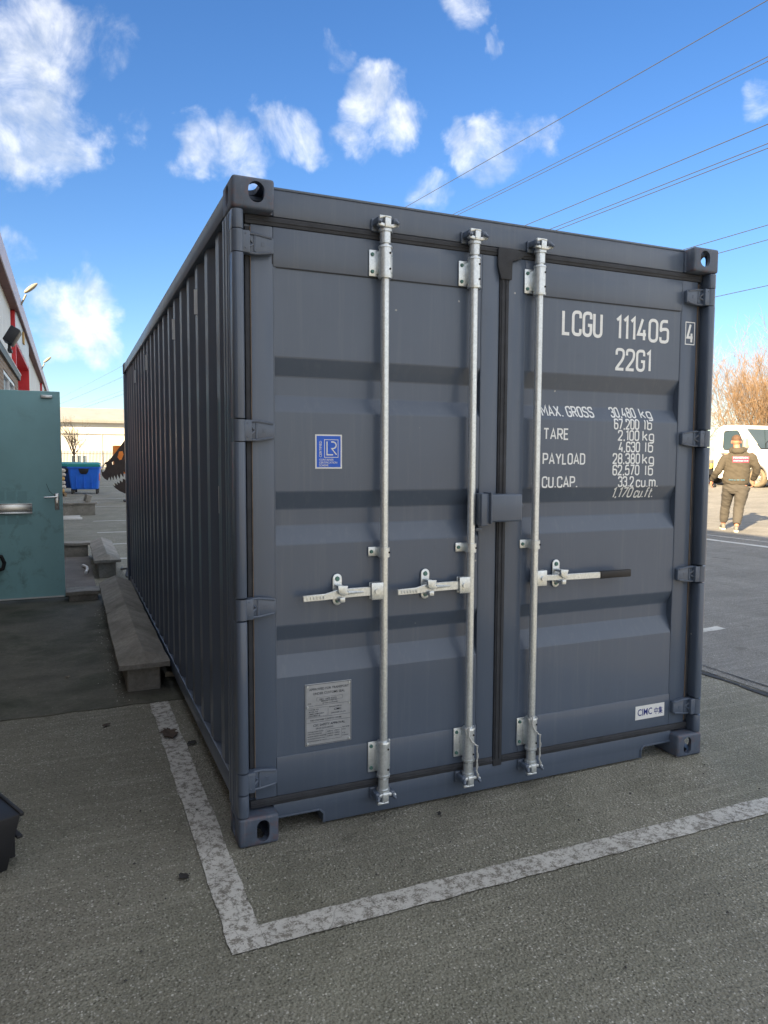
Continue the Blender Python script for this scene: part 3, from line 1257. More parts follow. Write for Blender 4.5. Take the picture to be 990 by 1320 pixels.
# ---- lock box over the meeting of the leaves
s = MB()
s.box(1.064, 1.106, -.032, FY - .001, 1.250, 1.392, .006)
s.box(1.074, 1.106, FY - .03, FY - .001, 1.222, 1.238, .002)
lb = cpart(s, 'lock_box')
s = MB()
s.box(1.108, 1.272, -.04, .025, 1.266, 1.389, .010, 3)
s.box(1.104, 1.112, -.046, .02, 1.260, 1.397, .002, 1)
s.tube([(1.270, -.005, 1.35), (1.284, -.012, 1.345), (1.286, -.016, 1.332), (1.280, -.018, 1.326)], .0035, 6)
attach(s.build('lock_cover', M['paint'], None, 40), lb)
s = MB().box(1.13, 1.18, .026, FY - .0015, 1.28, 1.37)
attach(s.build('lock_backing', M['paint'], None, 40), lb)

# ------------------------------------------------------------------ lettering: a monoline stencil-like alphabet
def fillet(path, r, closed=False):
    n = len(path)
    out = []
    for i, p in enumerate(path):
        rr = p[2] if len(p) > 2 else r
        if (not closed and i in (0, n - 1)) or rr == 0:
            out.append((p[0], p[1]))
            continue
        a, c = path[i - 1], path[(i + 1) % n]
        P = Vector(p[:2])
        u, v = Vector(a[:2]) - P, Vector(c[:2]) - P
        k = min(rr, u.length * .5, v.length * .5)
        u, v = P + u.normalized() * k, P + v.normalized() * k
        for t in (0, .2, .4, .6, .8, 1):
            out.append(tuple(u * (1 - t) ** 2 + P * 2 * t * (1 - t) + v * t ** 2))
    return out


w = .44
R_ = .22
GL = {
    '0': (w, [([(0, 0), (w, 0), (w, 1), (0, 1)], R_, True)]),
    '1': (.2, [([(0, .84), (.17, 1), (.17, 0)], 0, False)]),
    '2': (w, [([(0, .72), (0, 1), (w, 1), (w, .58), (0, .04, .08), (0, 0, 0), (w, 0)], R_, False)]),
    '3': (w, [([(0, .78), (0, 1), (w, 1), (w, .53), (.16, .53)], .19, False), ([(.16, .53), (w, .53), (w, 0), (0, 0), (0, .22)], .2, False)]),
    '4': (w, [([(.24, 1), (0, .27), (w, .27)], 0, False), ([(.33, .5), (.33, 0)], 0, False)]),
    '5': (w, [([(w * .95, 1), (.04, 1), (.01, .52), (.1, .6, .05), (w, .64), (w, 0), (0, 0), (0, .22)], .2, False)]),
    '6': (w, [([(w, .8), (w, 1), (0, 1), (0, 0), (w, 0), (w, .56), (0, .56, 0)], .2, False)]),
    '7': (w, [([(0, 1), (w, 1), (.13, 0)], 0, False)]),
    '8': (w, [([(0, 0), (w, 0), (w, .53), (0, .53)], .2, True), ([(.03, .53), (w - .03, .53), (w - .03, 1), (.03, 1)], .19, True)]),
    '9': (w, [([(0, .2), (0, 0), (w, 0), (w, 1), (0, 1), (0, .44), (w, .44, 0)], .2, False)]),
    'L': (.38, [([(0, 1), (0, 0), (.36, 0)], 0, False)]),
    'C': (w, [([(w, .74), (w, 1), (0, 1), (0, 0), (w, 0), (w, .26)], R_, False)]),
    'G': (w, [([(w, .74), (w, 1), (0, 1), (0, 0), (w, 0), (w, .46, 0), (.25, .46)], R_, False)]),
    'U': (w, [([(0, 1), (0, 0), (w, 0), (w, 1)], R_, False)]),
    'M': (.58, [([(0, 0), (0, 1), (.29, .35), (.58, 1), (.58, 0)], 0, False)]),
    'A': (.5, [([(0, 0), (.25, 1), (.5, 0)], 0, False), ([(.08, .3), (.42, .3)], 0, False)]),
    'X': (.5, [([(0, 0), (.5, 1)], 0, False), ([(0, 1), (.5, 0)], 0, False)]),
    'R': (w, [([(0, 0), (0, 1, 0), (w, 1), (w, .48), (0, .48)], .2, False), ([(.2, .48), (w, 0)], 0, False)]),
    'O': (w, [([(0, 0), (w, 0), (w, 1), (0, 1)], R_, True)]),
    'S': (w, [([(w, .78), (w, 1), (0, 1), (0, .55), (w, .48), (w, 0), (0, 0), (0, .22)], .2, False)]),
    'T': (.46, [([(0, 1), (.46, 1)], 0, False), ([(.23, 1), (.23, 0)], 0, False)]),
    'E': (.38, [([(.38, 1), (0, 1), (0, 0), (.38, 0)], 0, False), ([(0, .52), (.32, .52)], 0, False)]),
    'P': (w, [([(0, 0), (0, 1, 0), (w, 1), (w, .45), (0, .45)], .2, False)]),
    'Y': (.5, [([(0, 1), (.25, .48), (.5, 1)], 0, False), ([(.25, .48), (.25, 0)], 0, False)]),
    'D': (w, [([(0, 0), (0, 1), (w, 1, .25), (w, 0, .25)], 0, True)]),
    '.': (.08, [([(0.04, -.03), (.04, .08)], 0, False)]),
    ',': (.1, [([(0.07, .08), (.02, -.1)], 0, False)]),
    'k': (.34, [([(0, 1), (0, 0)], 0, False), ([(.33, .68), (.02, .3)], 0, False), ([(.12, .42), (.34, 0)], 0, False)]),
    'g': (.36, [([(.36, .0), (.36, .68, .16), (0, .68, .18), (0, 0, .18), (.36, 0, .18), (.36, .2)], .1, False), ([(.36, .3), (.36, -.26), (.02, -.24)], .16, False)]),
    'l': (.1, [([(.05, 1), (.05, 0)], 0, False)]),
    'b': (.36, [([(0, 1), (0, 0)], 0, False), ([(0, 0), (.36, 0), (.36, .68), (0, .68)], .17, True)]),
    'c': (.34, [([(.34, .5), (.34, .68), (0, .68), (0, 0), (.34, 0), (.34, .18)], .17, False)]),
    'u': (.36, [([(0, .68), (0, 0), (.36, 0), (.36, .68)], .17, False), ([(.36, .68), (.36, 0)], 0, False)]),
    'm': (.6, [([(0, 0), (0, .68, 0), (.3, .68), (.3, 0)], .14, False), ([(.3, .4), (.3, .68), (.6, .68), (.6, 0)], .14, False)]),
    'f': (.3, [([(.12, 0), (.12, 1), (.32, 1)], .15, False), ([(0, .66), (.28, .66)], 0, False)]),
    't': (.3, [([(.12, .95), (.12, 0), (.3, 0)], .12, False), ([(0, .66), (.3, .66)], 0, False)]),
}


def strip(bm, path, hw, closed, lift=0.0):
    pts = [Vector(p) for p in path]
    q = [pts[0]]
    for p in pts[1:]:
        if (p - q[-1]).length > 1e-4:
            q.append(p)
    if closed and (q[0] - q[-1]).length < 1e-4:
        q.pop()
    n = len(q)
    L_, R2 = [], []
    for i, p in enumerate(q):
        if closed:
            a, c = q[i - 1], q[(i + 1) % n]
        else:
            a, c = q[max(i - 1, 0)], q[min(i + 1, n - 1)]
        t1 = (p - a).normalized() if (p - a).length > 0 else (c - p).normalized()
        t2 = (c - p).normalized() if (c - p).length > 0 else t1
        t = (t1 + t2).normalized() if (t1 + t2).length > .2 else t1
        nn = Vector((-t.y, t.x))
        k = hw / max(.5, abs(nn.dot(Vector((-t1.y, t1.x)))))
        ext = Vector((0, 0))
        L_.append(p + nn * k)
        R2.append(p - nn * k)
    A = [bm.verts.new((p.x, -lift - i * 1.2e-5, p.y)) for i, p in enumerate(L_)]
    B = [bm.verts.new((p.x, -lift - i * 1.2e-5, p.y)) for i, p in enumerate(R2)]
    for i in range(n if closed else n - 1):
        j = (i + 1) % n
        bm.faces.new((A[i], A[j], B[j], B[i]))


def text_width(txt, h, gap=.2, sp=.36, sx=1.0):
    x = 0
    for ch in txt:
        x += (sp if ch == ' ' else GL[ch][0] + gap) * h * sx
    return x - gap * h * sx


def lettering(name, txt, x0, x1, z0, h, yfun, off=.0009, weight=.074, italic=0.0, align=None, parent=None, mat=None):
    """txt fitted between x0 and x1, baseline z0, cap height h, laid on the surface y = yfun(z)"""
    W0 = text_width(txt, h)
    sx = (x1 - x0) / W0
    bm = bmesh.new()
    x = 0
    for ch in txt:
        if ch == ' ':
            x += .36
            continue
        gw, strokes = GL[ch]
        for si, (path, r, closed) in enumerate(strokes):
            f = fillet(path, r, closed)
            strip(bm, [((x + p[0]) * h * sx, p[1] * h) for p in f], weight * h, closed, si * .0005)
        x += gw + .2
    for v in bm.verts:
        v.co = Vector((x0 + v.co.x + italic * v.co.z, v.co.y, z0 + v.co.z))
    for br in BREAKS:
        for z in br:
            for dz in (-.003, .003):
                bmesh.ops.bisect_plane(bm, geom=bm.verts[:] + bm.edges[:] + bm.faces[:], plane_co=(0, 0, z + dz), plane_no=(0, 0, 1))
    for v in bm.verts:
        v.co.y += yfun(v.co.z) - off
    bmesh.ops.recalc_face_normals(bm, faces=bm.faces)
    for f in bm.faces:
        if f.normal.y > 0:
            f.normal_flip()
    me = bpy.data.meshes.new(name)
    bm.to_mesh(me)
    bm.free()
    o = finish(name, me, mat or M['letter'], None, 0)
    return attach(o, parent)


PL = dict(parent=door_r)
lettering('owner_code', 'LCGU', 1.546, 1.766, 2.126, .103, panel_y, **PL)
lettering('serial_number', '111405', 1.86, 2.18, 2.126, .101, panel_y, **PL)
lettering('size_type_code', '22G1', 1.862, 2.072, 1.979, .094, panel_y, **PL)
lettering('check_digit', '4', 2.305, 2.340, 2.135, .088, lambda z: FY, **PL)


def frame_rect(s, x0, x1, z0, z1, t, y):
    for a in ((x0, x1, z0, z0 + t), (x0, x1, z1 - t, z1), (x0, x0 + t, z0 + t, z1 - t), (x1 - t, x1, z0 + t, z1 - t)):
        s.face([(a[0], y, a[2]), (a[1], y, a[2]), (a[1], y, a[3]), (a[0], y, a[3])])
    return s


attach(frame_rect(MB(), 2.290, 2.3535, 2.122, 2.236, .0045, FY - .0009).build('check_digit_box', M['letter'], None, 0), door_r)
for nm, txt, x0, x1, z0, h in (
        ('weight_lettering', 'MAX. GROSS', 1.449, 1.745, 1.745, .047), ('weight_lettering', 'TARE', 1.450, 1.587, 1.637, .047),
        ('weight_lettering', 'PAYLOAD', 1.449, 1.686, 1.521, .047), ('weight_lettering', 'CU.CAP.', 1.447, 1.645, 1.412, .047),
        ('weight_lettering', '30,480', 1.853, 2.004, 1.749, .046), ('weight_lettering', 'kg', 2.038, 2.106, 1.749, .046),
        ('weight_lettering', '67,200', 1.861, 2.011, 1.692, .046), ('weight_lettering', 'lb', 2.048, 2.092, 1.692, .046),
        ('weight_lettering', '2,100', 1.887, 2.013, 1.637, .046), ('weight_lettering', 'kg', 2.040, 2.108, 1.637, .046),
        ('weight_lettering', '4,630', 1.894, 2.020, 1.581, .046), ('weight_lettering', 'lb', 2.056, 2.103, 1.581, .046),
        ('weight_lettering', '28,380', 1.858, 2.022, 1.524, .046), ('weight_lettering', 'kg', 2.043, 2.112, 1.523, .046),
        ('weight_lettering', '62,570', 1.859, 2.020, 1.468, .046), ('weight_lettering', 'lb', 2.060, 2.107, 1.466, .046),
        ('capacity_lettering', '33.2', 1.895, 1.987, 1.411, .046), ('capacity_lettering', 'cu.m.', 2.007, 2.143, 1.408, .046),
        ('capacity_lettering', '1,170', 1.876, 1.994, 1.357, .046), ('capacity_lettering', 'cu.ft.', 2.014, 2.134, 1.355, .046)):
    lettering(nm, txt, x0, x1, z0, h, panel_y, weight=.08, **PL)


# ---- stickers and plates
def font_text(name, txt, x, y, z, size, mat, parent, align='LEFT', sx=1.0, rot=0.0, facing='-y', bold=0.0, res=2):
    """a line of plain print as a flat mesh; faces -y"""
    cu = bpy.data.curves.new('txt', 'FONT')
    cu.body = txt
    cu.size = 1.0
    cu.resolution_u = res
    cu.offset = bold
    cu.align_x = align
    o = bpy.data.objects.new('txt', cu)
    COL.objects.link(o)
    dg = bpy.context.evaluated_depsgraph_get()
    me = bpy.data.meshes.new_from_object(o.evaluated_get(dg))
    bpy.data.objects.remove(o)
    bpy.data.curves.remove(cu)
    T = Matrix.Translation((x, y, z)) @ Matrix.Rotation(rot, 4, 'Y') @ Matrix.Rotation(RAD(90), 4, 'X') @ Matrix.Diagonal((size * sx, size, size, 1))
    me.transform(T)
    me.materials.clear()
    ob = finish(name, me, mat, None, 0)
    return attach(ob, parent) if parent else ob


STK_BLUE = simple('sticker_blue', (.012, .115, .66), .4, 0, .04, 20)
STK_WHITE = simple('sticker_white', (.78, .80, .82), .45, 0, .04, 20)
PRINT_BLUE = simple('print_blue', (.02, .035, .22), .5, 0, .05, 20)
PLATE = simple('stamped_aluminium', (.42, .45, .50), .45, .5, .10, 22)
INK = simple('plate_ink', (.02, .03, .05), .6, 0, .1, 30)
# certification sticker
SY = SHEET_Y - .0012
x0, x1, z0, z1 = .339, .454, 1.501, 1.640
st = attach(MB().box(x0, x1, SY, SHEET_Y - .0002, z0, z1).build('certification_sticker', STK_WHITE, None, 0), box20)
attach(MB().box(x0 + .006, x1 - .006, SY - .0004, SY - .0001, z0 + .006, z1 - .006).build('sticker_face', STK_BLUE, None, 0), st)
s = frame_rect(MB(), x0 + .038, x1 - .016, z0 + .045, z1 - .020, .0024, SY - .0010)
# the two linked letters of the emblem, drawn as strokes
ex, ez = x0 + .050, z0 + .0565
bmx = s.bm
for path in ([(0, .054), (0, 0), (.026, 0)], ):
    strip(bmx, [(ex + a, ez + c) for a, c in path], .0025, False)
arc = [(.018, .0525), (.026, .0525)] + [(.026 + .0135 * math.sin(t), .039 + .0135 * math.cos(t)) for t in [math.pi * k / 8 for k in range(1, 9)]] + [(.020, .0255), (.041, .0005)]
strip(bmx, [(ex + a, ez + c) for a, c in arc], .0025, False)
for v in bmx.verts:
    if v.co.y < SY - .1 or v.co.y <= 0:
        v.co.y += SY - .0010
attach(s.build('sticker_emblem', STK_WHITE, None, 0), st)
font_text('sticker_lettering', 'CERTIFIED', x0 + .027, SY - .001, z0 + .046, .0145, STK_WHITE, st, rot=RAD(-90), bold=.01)
for k, t in enumerate(('CONTAINER', 'CERTIFICATION', 'SCHEME')):
    font_text('sticker_lettering', t, x0 + .016, SY - .001, z0 + .0325 - k * .0115, .0115, STK_WHITE, st, sx=.95, bold=.01)
# maker's sticker on the bottom rail
SY = FY - .0012
x0, x1, z0, z1 = 2.041, 2.232, .215, .286
st = attach(MB().box(x0, x1, SY, FY - .0002, z0, z1).build('maker_sticker', STK_WHITE, None, 0), box20)
font_text('sticker_lettering', 'CIMC', x0 + .012, SY - .0008, z0 + .020, .050, PRINT_BLUE, st, sx=.80, bold=.012)
font_text('sticker_lettering', '\u4e2d\u96c6', x0 + .120, SY - .0008, z0 + .018, .040, PRINT_BLUE, st, sx=.75, bold=.008)
# safety approval plate
SY = SHEET_Y - .0035
x0, x1, z0, z1 = .291, .495, .350, .612
pl = attach(MB().box(x0, x1, SY, SHEET_Y - .0003, z0, z1, .001, 1).build('approval_plate', PLATE, None, 30), box20)
for xx in (x0 + .010, x1 - .010):
    for zz in (z0 + .010, z0 + .165, z1 - .010):
        attach(MB().cyl((xx, SY, zz), (xx, SY - .004, zz), .0055, .004, seg=10).build('rivet', M['galv'], None, 40), pl)
s = MB()
frame_rect(s, x0 + .003, x1 - .003, z0 + .003, z1 - .003, .0015, SY - .0006)
frame_rect(s, x0 + .05, x1 - .04, z1 - .075, z1 - .060, .0007, SY - .0006)
for zz in (.168, .118, .098):
    s.face([(x0 + .006, SY - .0006, z0 + zz), (x1 - .006, SY - .0006, z0 + zz), (x1 - .006, SY - .0006, z0 + zz + .0009), (x0 + .006, SY - .0006, z0 + zz + .0009)])
frame_rect(s, x0 + .09, x1 - .045, z0 + .018, z0 + .062, .0008, SY - .0006)
frame_rect(s, x0 + .012, x0 + .10, z0 + .122, z0 + .160, .0007, SY - .0006)
attach(s.build('plate_ruling', INK, None, 0), pl)
PLINES = [('APPROVED FOR TRANSPORT', .018, .2335, .0140, .95), ('UNDER CUSTOMS SEAL', .034, .2145, .0140, .95), ('GB/C 15478-4/2022', .06, .190, .010, .95), ('TYPE', .010, .176, .0075, 1), ('MANUFACTURER NO.', .07, .182, .0075, .95), ('OF THE CONTAINER', .075, .173, .0075, .95),
          ('OWNER NO.', .016, .150, .0075, 1), ('MODEL NO.', .016, .141, .0075, 1), ('TIMBER COMPONENT', .016, .132, .0070, .95), ('TREATMENT IM', .016, .124, .0070, 1), ('MANUFACTURED BY', .105, .154, .0065, .9), ('CIMC', .125, .140, .0125, 1.1), ('CONTAINER CO., LTD.', .112, .127, .0072, .9),
          ('THIRD CONTAINER TO ENTRY IN CUSTOMS', .020, .104, .0092, .75), ('CSC SAFETY APPROVAL', .034, .080, .0140, .95), ('GB-LR 22222-04/2022', .045, .068, .0090, .95),
          ('DATE MANUFACTURED', .010, .056, .0068, .95), ('IDENTIFICATION NO.', .010, .047, .0068, .95), ('MAXIMUM OPERATING GROSS MASS', .010, .037, .0068, .72), ('ALLOWABLE STACKING LOAD', .010, .027, .0068, .80), ('TRANSVERSE RACKING TEST FORCE', .010, .017, .0068, .70),
          ('30480 KG', .095, .050, .0075, .85), ('192000 KG', .095, .040, .0075, .8), ('15240 KG', .095, .030, .0075, .85), ('67200 LB', .128, .050, .0075, .75), ('423288 LB', .128, .040, .0075, .7), ('33600 LB', .128, .030, .0075, .75), ('NEXT EXAM', .162, .060, .0068, .85), ('DATE', .162, .050, .0068, .9), ('ACEP', .162, .034, .0068, .9), ('STACKING', .162, .024, .0068, .85)]
for t, dx, dz, sz, sx_ in PLINES:
    font_text('plate_lettering', t, x0 + dx, SY - .0007, z0 + dz, sz, INK, pl, sx=sx_, bold=.012)

# small vents high on the left side wall and the marks beside the post
for yy in (.954, 1.788, 3.456, 4.568):
    s = MB()
    s.box(.012, .0205, yy - .010, yy + .012, 2.245, 2.365, .003)
    for k in range(4):
        s.box(.010, .0125, yy - .008, yy + .010, 2.25 + k * .03, 2.268 + k * .03, .001, 1)
    v = cpart(s, 'side_vent', M['paint'])
    s = MB()
    s.box(.004, .0205, yy - .014, yy - .0105, 2.245, 2.365)
    attach(s.build('vent_edge', STK_WHITE, None, 0), v)
STK_OR = simple('sticker_orange', (.55, .24, .03), .5, 0, .1, 20)


def wall_x(y):
    c = ((y - .42) % .278)
    if c < .036 or c > .242:
        return .021
    if c < .104:
        return .021 + .036 * (c - .036) / .068
    if c < .174:
        return .057
    return .021 + .036 * (.242 - c) / .068


for nm, ya, yb, za, zb, mt in (('warning_sticker', .442, .462, 1.56, 1.80, STK_OR), ('check_digit_frame', .44, .462, 1.30, 1.42, M['letter'])):
    s = MB()
    if nm == 'warning_sticker':
        s.face([(wall_x(ya) - .001, ya, za), (wall_x(yb) - .001, yb, za), (wall_x(yb) - .001, yb, zb), (wall_x(ya) - .001, ya, zb)])
    else:
        for a, c, e, f in ((ya, ya + .008, za, zb), (ya, yb, za, za + .008), (ya, yb, zb - .008, zb)):
            s.face([(wall_x(a) - .001, a, e), (wall_x(c) - .001, c, e), (wall_x(c) - .001, c, f), (wall_x(a) - .001, a, f)])
    attach(s.build(nm, mt, None, 0), box20)

# ------------------------------------------------------------------ photo pixel (990 x 1320) -> direction; distance always comes from a known plane
CAM_R = cam.rotation_euler.to_matrix()


def px_dir(u, v):
    return CAM_R @ Vector(((u - 495.0) / 940.13, -(v - 660.0) / 940.13, -1.0))


def at_y(u, v, y):
    d = px_dir(u, v)
    return CAM + d * ((y - CAM.y) / d.y)


def at_z(u, v, z):
    d = px_dir(u, v)
    return CAM + d * ((z - CAM.z) / d.z)


# ------------------------------------------------------------------ industrial building on the left
CLAD = simple('pale_cladding', (.66, .70, .72), .5, .1, .08, 2.0, stretch=(1, 1, .3))
CLAD_B = simple('pale_blue_cladding', (.62, .72, .80), .5, .1, .06, 2.0, stretch=(1, 1, .3))
RED = simple('red_paint', (.62, .03, .04), .45, 0, .10, 3.0)
FASCIA = simple('lilac_grey_fascia', (.52, .46, .52), .5, .1, .08, 1.5)
SOFFIT = simple('brown_soffit', (.20, .10, .09), .7, 0, .2, 4.0)
WHITE = simple('white_upvc', (.72, .73, .74), .4, 0, .05, 8)
ORANGE_T = simple('tan_panel', (.52, .33, .11), .6, 0, .15, 8)
ROOFM = simple('grey_roof_sheet', (.30, .30, .31), .6, .1, .15, 2.0)
TEAL = None


def teal_mat():
    m, N, L, b = newmat('teal_door_paint')
    base = (.27, .53, .585)
    n = noise_n(N, L, 1.4, 6, .6)
    c = ramp(N, L, n, [(.3, tuple(x * .9 for x in base)), (.7, tuple(x * 1.1 for x in base))])
    g = noise_n(N, L, 6, 8, .75, dist=.6)
    g2 = noise_n(N, L, 1.1, 2, .5)
    mul = N.new('ShaderNodeMath')
    mul.operation = 'MULTIPLY'
    L.new(ramp(N, L, g, [(.52, 0.0), (.72, .75)]), mul.inputs[0])
    L.new(ramp(N, L, g2, [(.45, 0.0), (.62, 1.0)]), mul.inputs[1])
    c = mix(N, L, mul.outputs[0], c, (.11, .2, .22))
    L.new(c, b.inputs['Base Color'])
    b.inputs['Roughness'].default_value = .38
    bump(N, L, b, noise_n(N, L, 2.2, 2, .5), .08, .02)
    return m


TEAL = teal_mat()
YB = -4.6      # unseen end, set short so the sunlit yard bounces light onto the doors
BX, WX, FX = -1.62, -2.19, -1.9
bld = empty('industrial_building', (-6, 20, 0), 0, 'long industrial unit with brick base, pale cladding, red columns and lilac fascia', 'building')


def bpart(mb, name, mat, smooth=30, parent=None):
    o = mb.build(name, mat, None, smooth)
    return attach(o, parent or bld)


# brick wing with a doorway and windows
b = MB()
D0, D1, DH = 4.86, 5.80, 2.26
wins = [(8.2, 11.0, 1.1, 3.12), (12.0, 15.1, 1.1, 3.12)]
ys = [YB + .1, D0, D1, 8.2, 11.0, 12.0, 15.1, 16.1]
for y0, y1 in zip(ys, ys[1:]):
    z_lo, z_hi = None, None
    if (y0, y1) == (D0, D1):
        b.box(BX - .25, BX, y0, y1, DH, 3.3)
    elif (y0, y1) in ((8.2, 11.0), (12.0, 15.1)):
        b.box(BX - .25, BX, y0, y1, 0, 1.1)
        b.box(BX - .25, BX, y0, y1, 3.12, 3.3)
    else:
        b.box(BX - .25, BX, y0, y1, 0, 3.3)
b.box(BX - 2.2, BX - .25, 15.85, 16.1, 0, 3.3)
bpart(b, 'brick_wall', M['brick'], 0)
bpart(MB().box(BX - 2.2, BX - .02, YB + .1, 16.08, 3.305, 3.36), 'wing_roof', ROOFM, 0)
g = MB()
g.prism([(BX, 3.29), (BX + .05, 3.29), (BX + .06, 3.40), (BX + .06, 3.41), (BX, 3.41)], 'y', YB + .1, 16.18)
bpart(g, 'gutter', M['black'], 30)
bpart(MB().box(BX - .02, BX + .07, YB + .1, 16.2, 3.411, 3.432, .004), 'eaves_trim', WHITE, 30)
bpart(MB().box(BX - 2.2, BX - 2.1, D0 - 2, D1 + 1.5, 0, 3.2), 'inner_wall', simple('plaster', (.25, .25, .24), .9), 0)
GLASS = glass_mat('window_glass', (.16, .22, .27))
for y0, y1, z0, z1 in wins:
    f = MB()
    t = .07
    for a in ((y0, y1, z0, z0 + t), (y0, y1, z1 - t, z1), (y0, y0 + t, z0 + t, z1 - t), (y1 - t, y1, z0 + t, z1 - t), ((y0 + y1) / 2 - .03, (y0 + y1) / 2 + .03, z0 + t, z1 - t)):
        f.box(BX - .12, BX - .015, a[0], a[1], a[2], a[3], .004, 1)
    w_ = bpart(f, 'window', WHITE, 30)
    for ya, yb in ((y0 + t, (y0 + y1) / 2 - .03), ((y0 + y1) / 2 + .03, y1 - t)):
        attach(MB().box(BX - .08, BX - .06, ya, yb, z0 + t, z1 - t).build('pane', GLASS, None, 0), w_)
# clad upper wall: trapezoid ribs
Y_END = 86.0


def ribbed(x, y0, y1, z0, z1, pitch=.333, d=.032, name='cladding', mat=CLAD):
    bb = MB()
    rows = []
    y = y0
    pts = []
    while y < y1:
        for dy, dd in ((0, 0), (pitch * .55, 0), (pitch * .65, d), (pitch * .9, d)):
            if y + dy < y1:
                pts.append((y + dy, dd))
        y += pitch
    pts.append((y1, 0))
    for yy, dd in pts:
        rows.append((bb.bm.verts.new((x + dd, yy, z0)), bb.bm.verts.new((x + dd, yy, z1))))
    for p, q in zip(rows, rows[1:]):
        bb.bm.faces.new((p[0], q[0], q[1], p[1]))
    return bpart(bb, name, mat, 0)


ribbed(WX, YB, 23.25, 3.2, 6.16)
BAY = 24.7
for k in range(3):
    y0 = 23.3 + BAY * k
    # red column beside the entrance bay
    bpart(MB().box(WX - .1, -2.05, y0, y0 + .22, 0, 6.15, .006, 1), 'red_column', RED)
    ye = min(y0 + 8.1, Y_END)
    # panel above the entrance, its red soffit and red far reveal
    ribbed(-2.05, y0 + .23, ye, 5.22, 6.155, mat=CLAD_B, name='entrance_panel')
    bpart(MB().box(-3.2, -2.052, y0 + .23, ye, 5.14, 5.212), 'entrance_soffit', RED, 0)
    bpart(MB().box(-3.2, -2.045, ye + .002, ye + .12, 0, 5.30, .004, 1), 'entrance_reveal', RED)
    bpart(MB().box(-3.3, -3.21, y0 - .2, ye + .2, 0, 5.2), 'entrance_wall', CLAD, 0)
    bpart(MB().box(WX - .06, WX + .045, ye + .9, ye + 1.0, .1, 6.0, .02), 'downpipe', CLAD)
    if ye + .12 < Y_END:
        ribbed(WX, ye + .125, min(y0 + BAY, Y_END), 0, 6.16)
    # tan panel fixed to the cladding
    tp = MB().box(-2.01, -1.96, y0 + 3.2, y0 + 3.75, 5.58, 5.98, .005)
    bpart(tp, 'tan_box', ORANGE_T)
bpart(MB().box(WX - .3, FX - .03, YB, Y_END, 6.165, 6.19), 'eaves_soffit', SOFFIT, 0)
bpart(MB().box(FX - .03, FX, YB, Y_END, 6.12, 6.66, .004, 1), 'fascia', FASCIA)
r = MB()
r.prism([(FX - .032, 6.62), (FX - .032, 6.66), (-14, 8.1), (-26, 6.7), (-26, 6.6), (-14, 8.0)], 'y', YB, Y_END)
bpart(r, 'roof', ROOFM, 0)
bpart(MB().box(-26, WX - .15, Y_END - .2, Y_END - .02, 0, 6.6), 'gable_wall', CLAD, 0)
bpart(MB().box(-26, -25.8, YB, Y_END - .25, 0, 6.6), 'rear_wall', CLAD, 0)
bpart(MB().box(-26, WX - .15, YB - .2, YB, 0, 6.6), 'gable_wall', CLAD, 0)
# fascia lamps
LAMPM = simple('lamp_housing', (.26, .24, .19), .5, 0, .1, 10)
for y in (24.0, 43.0, 69.0):
    s = MB()
    s.tube([(FX, y, 6.45), (FX + .08, y, 6.62), (FX + .16, y - .05, 6.78)], .03, 8)
    h = MB()
    h.ball((0, 0, 0), .27, .12, .075, 14, 8)
    for v in h.bm.verts:
        v.co.x *= 1 + .25 * v.co.x
    me = h.mesh('head')
    me.transform(Matrix.Translation((FX + .30, y - .12, 6.98)) @ Matrix.Rotation(RAD(-40), 4, 'Y') @ Matrix.Rotation(RAD(8), 4, 'X'))
    s.bm.from_mesh(me)
    bpart(s, 'wall_lamp', LAMPM, 50)
# floodlight on the brick wing
s = MB()
s.box(BX + .06, BX + .13, 12.2, 12.5, 3.45, 3.50, .005)
s.box(BX + .06, BX + .11, 12.32, 12.37, 3.49, 3.64, .004)
me = MB().box(-.09, .09, -.23, .23, -.15, .15, .02).mesh('f')
me.transform(Matrix.Translation((BX + .14, 12.35, 3.74)) @ Matrix.Rotation(RAD(30), 4, 'Y'))
s.bm.from_mesh(me)
bpart(s, 'floodlight', M['black'], 40)

# the open steel door, hinged on the far jamb
YD = 5.79
dr = MB()
dr.box(BX + .01, -.655, YD - .022, YD + .022, .035, 2.235, .003, 1)
door = bpart(dr, 'steel_door', TEAL)
door['label'] = 'teal painted steel door standing open'
attach(MB().box(BX + .02, -.665, YD - .0275, YD - .0225, .036, .052).build('kick_strip', WHITE, None, 0), door)
pp = at_y(0, 656, YD - .03)
s = MB()
x1_ = at_y(42, 656, YD).x
s.box(BX + .12, x1_, YD - .030, YD - .0225, pp.z - .048, pp.z + .052, .002)
s.box(BX + .12, x1_, YD - .055, YD - .0302, pp.z - .052, pp.z - .046, .002)
s.box(BX + .12, x1_, YD - .055, YD - .0302, pp.z + .048, pp.z + .054, .002)
attach(s.build('metal_tray', M['chrome'], None, 30), door)
# faint square patches of old tape above and below the tray
s = MB()
for k in range(4):
    xx = x1_ - .05 - k * .105
    for dz in (.085, -.165):
        s.face([(xx - .085, YD - .0233, pp.z + dz), (xx, YD - .0233, pp.z + dz), (xx, YD - .0233, pp.z + dz + .095), (xx - .085, YD - .0233, pp.z + dz + .095)])
tp = s.build('old_tape_patch', simple('tape_ghost', (.24, .475, .53), .42, 0, .06, 4), None, 0)
tp['kind'] = 'stuff'
attach(tp, door)
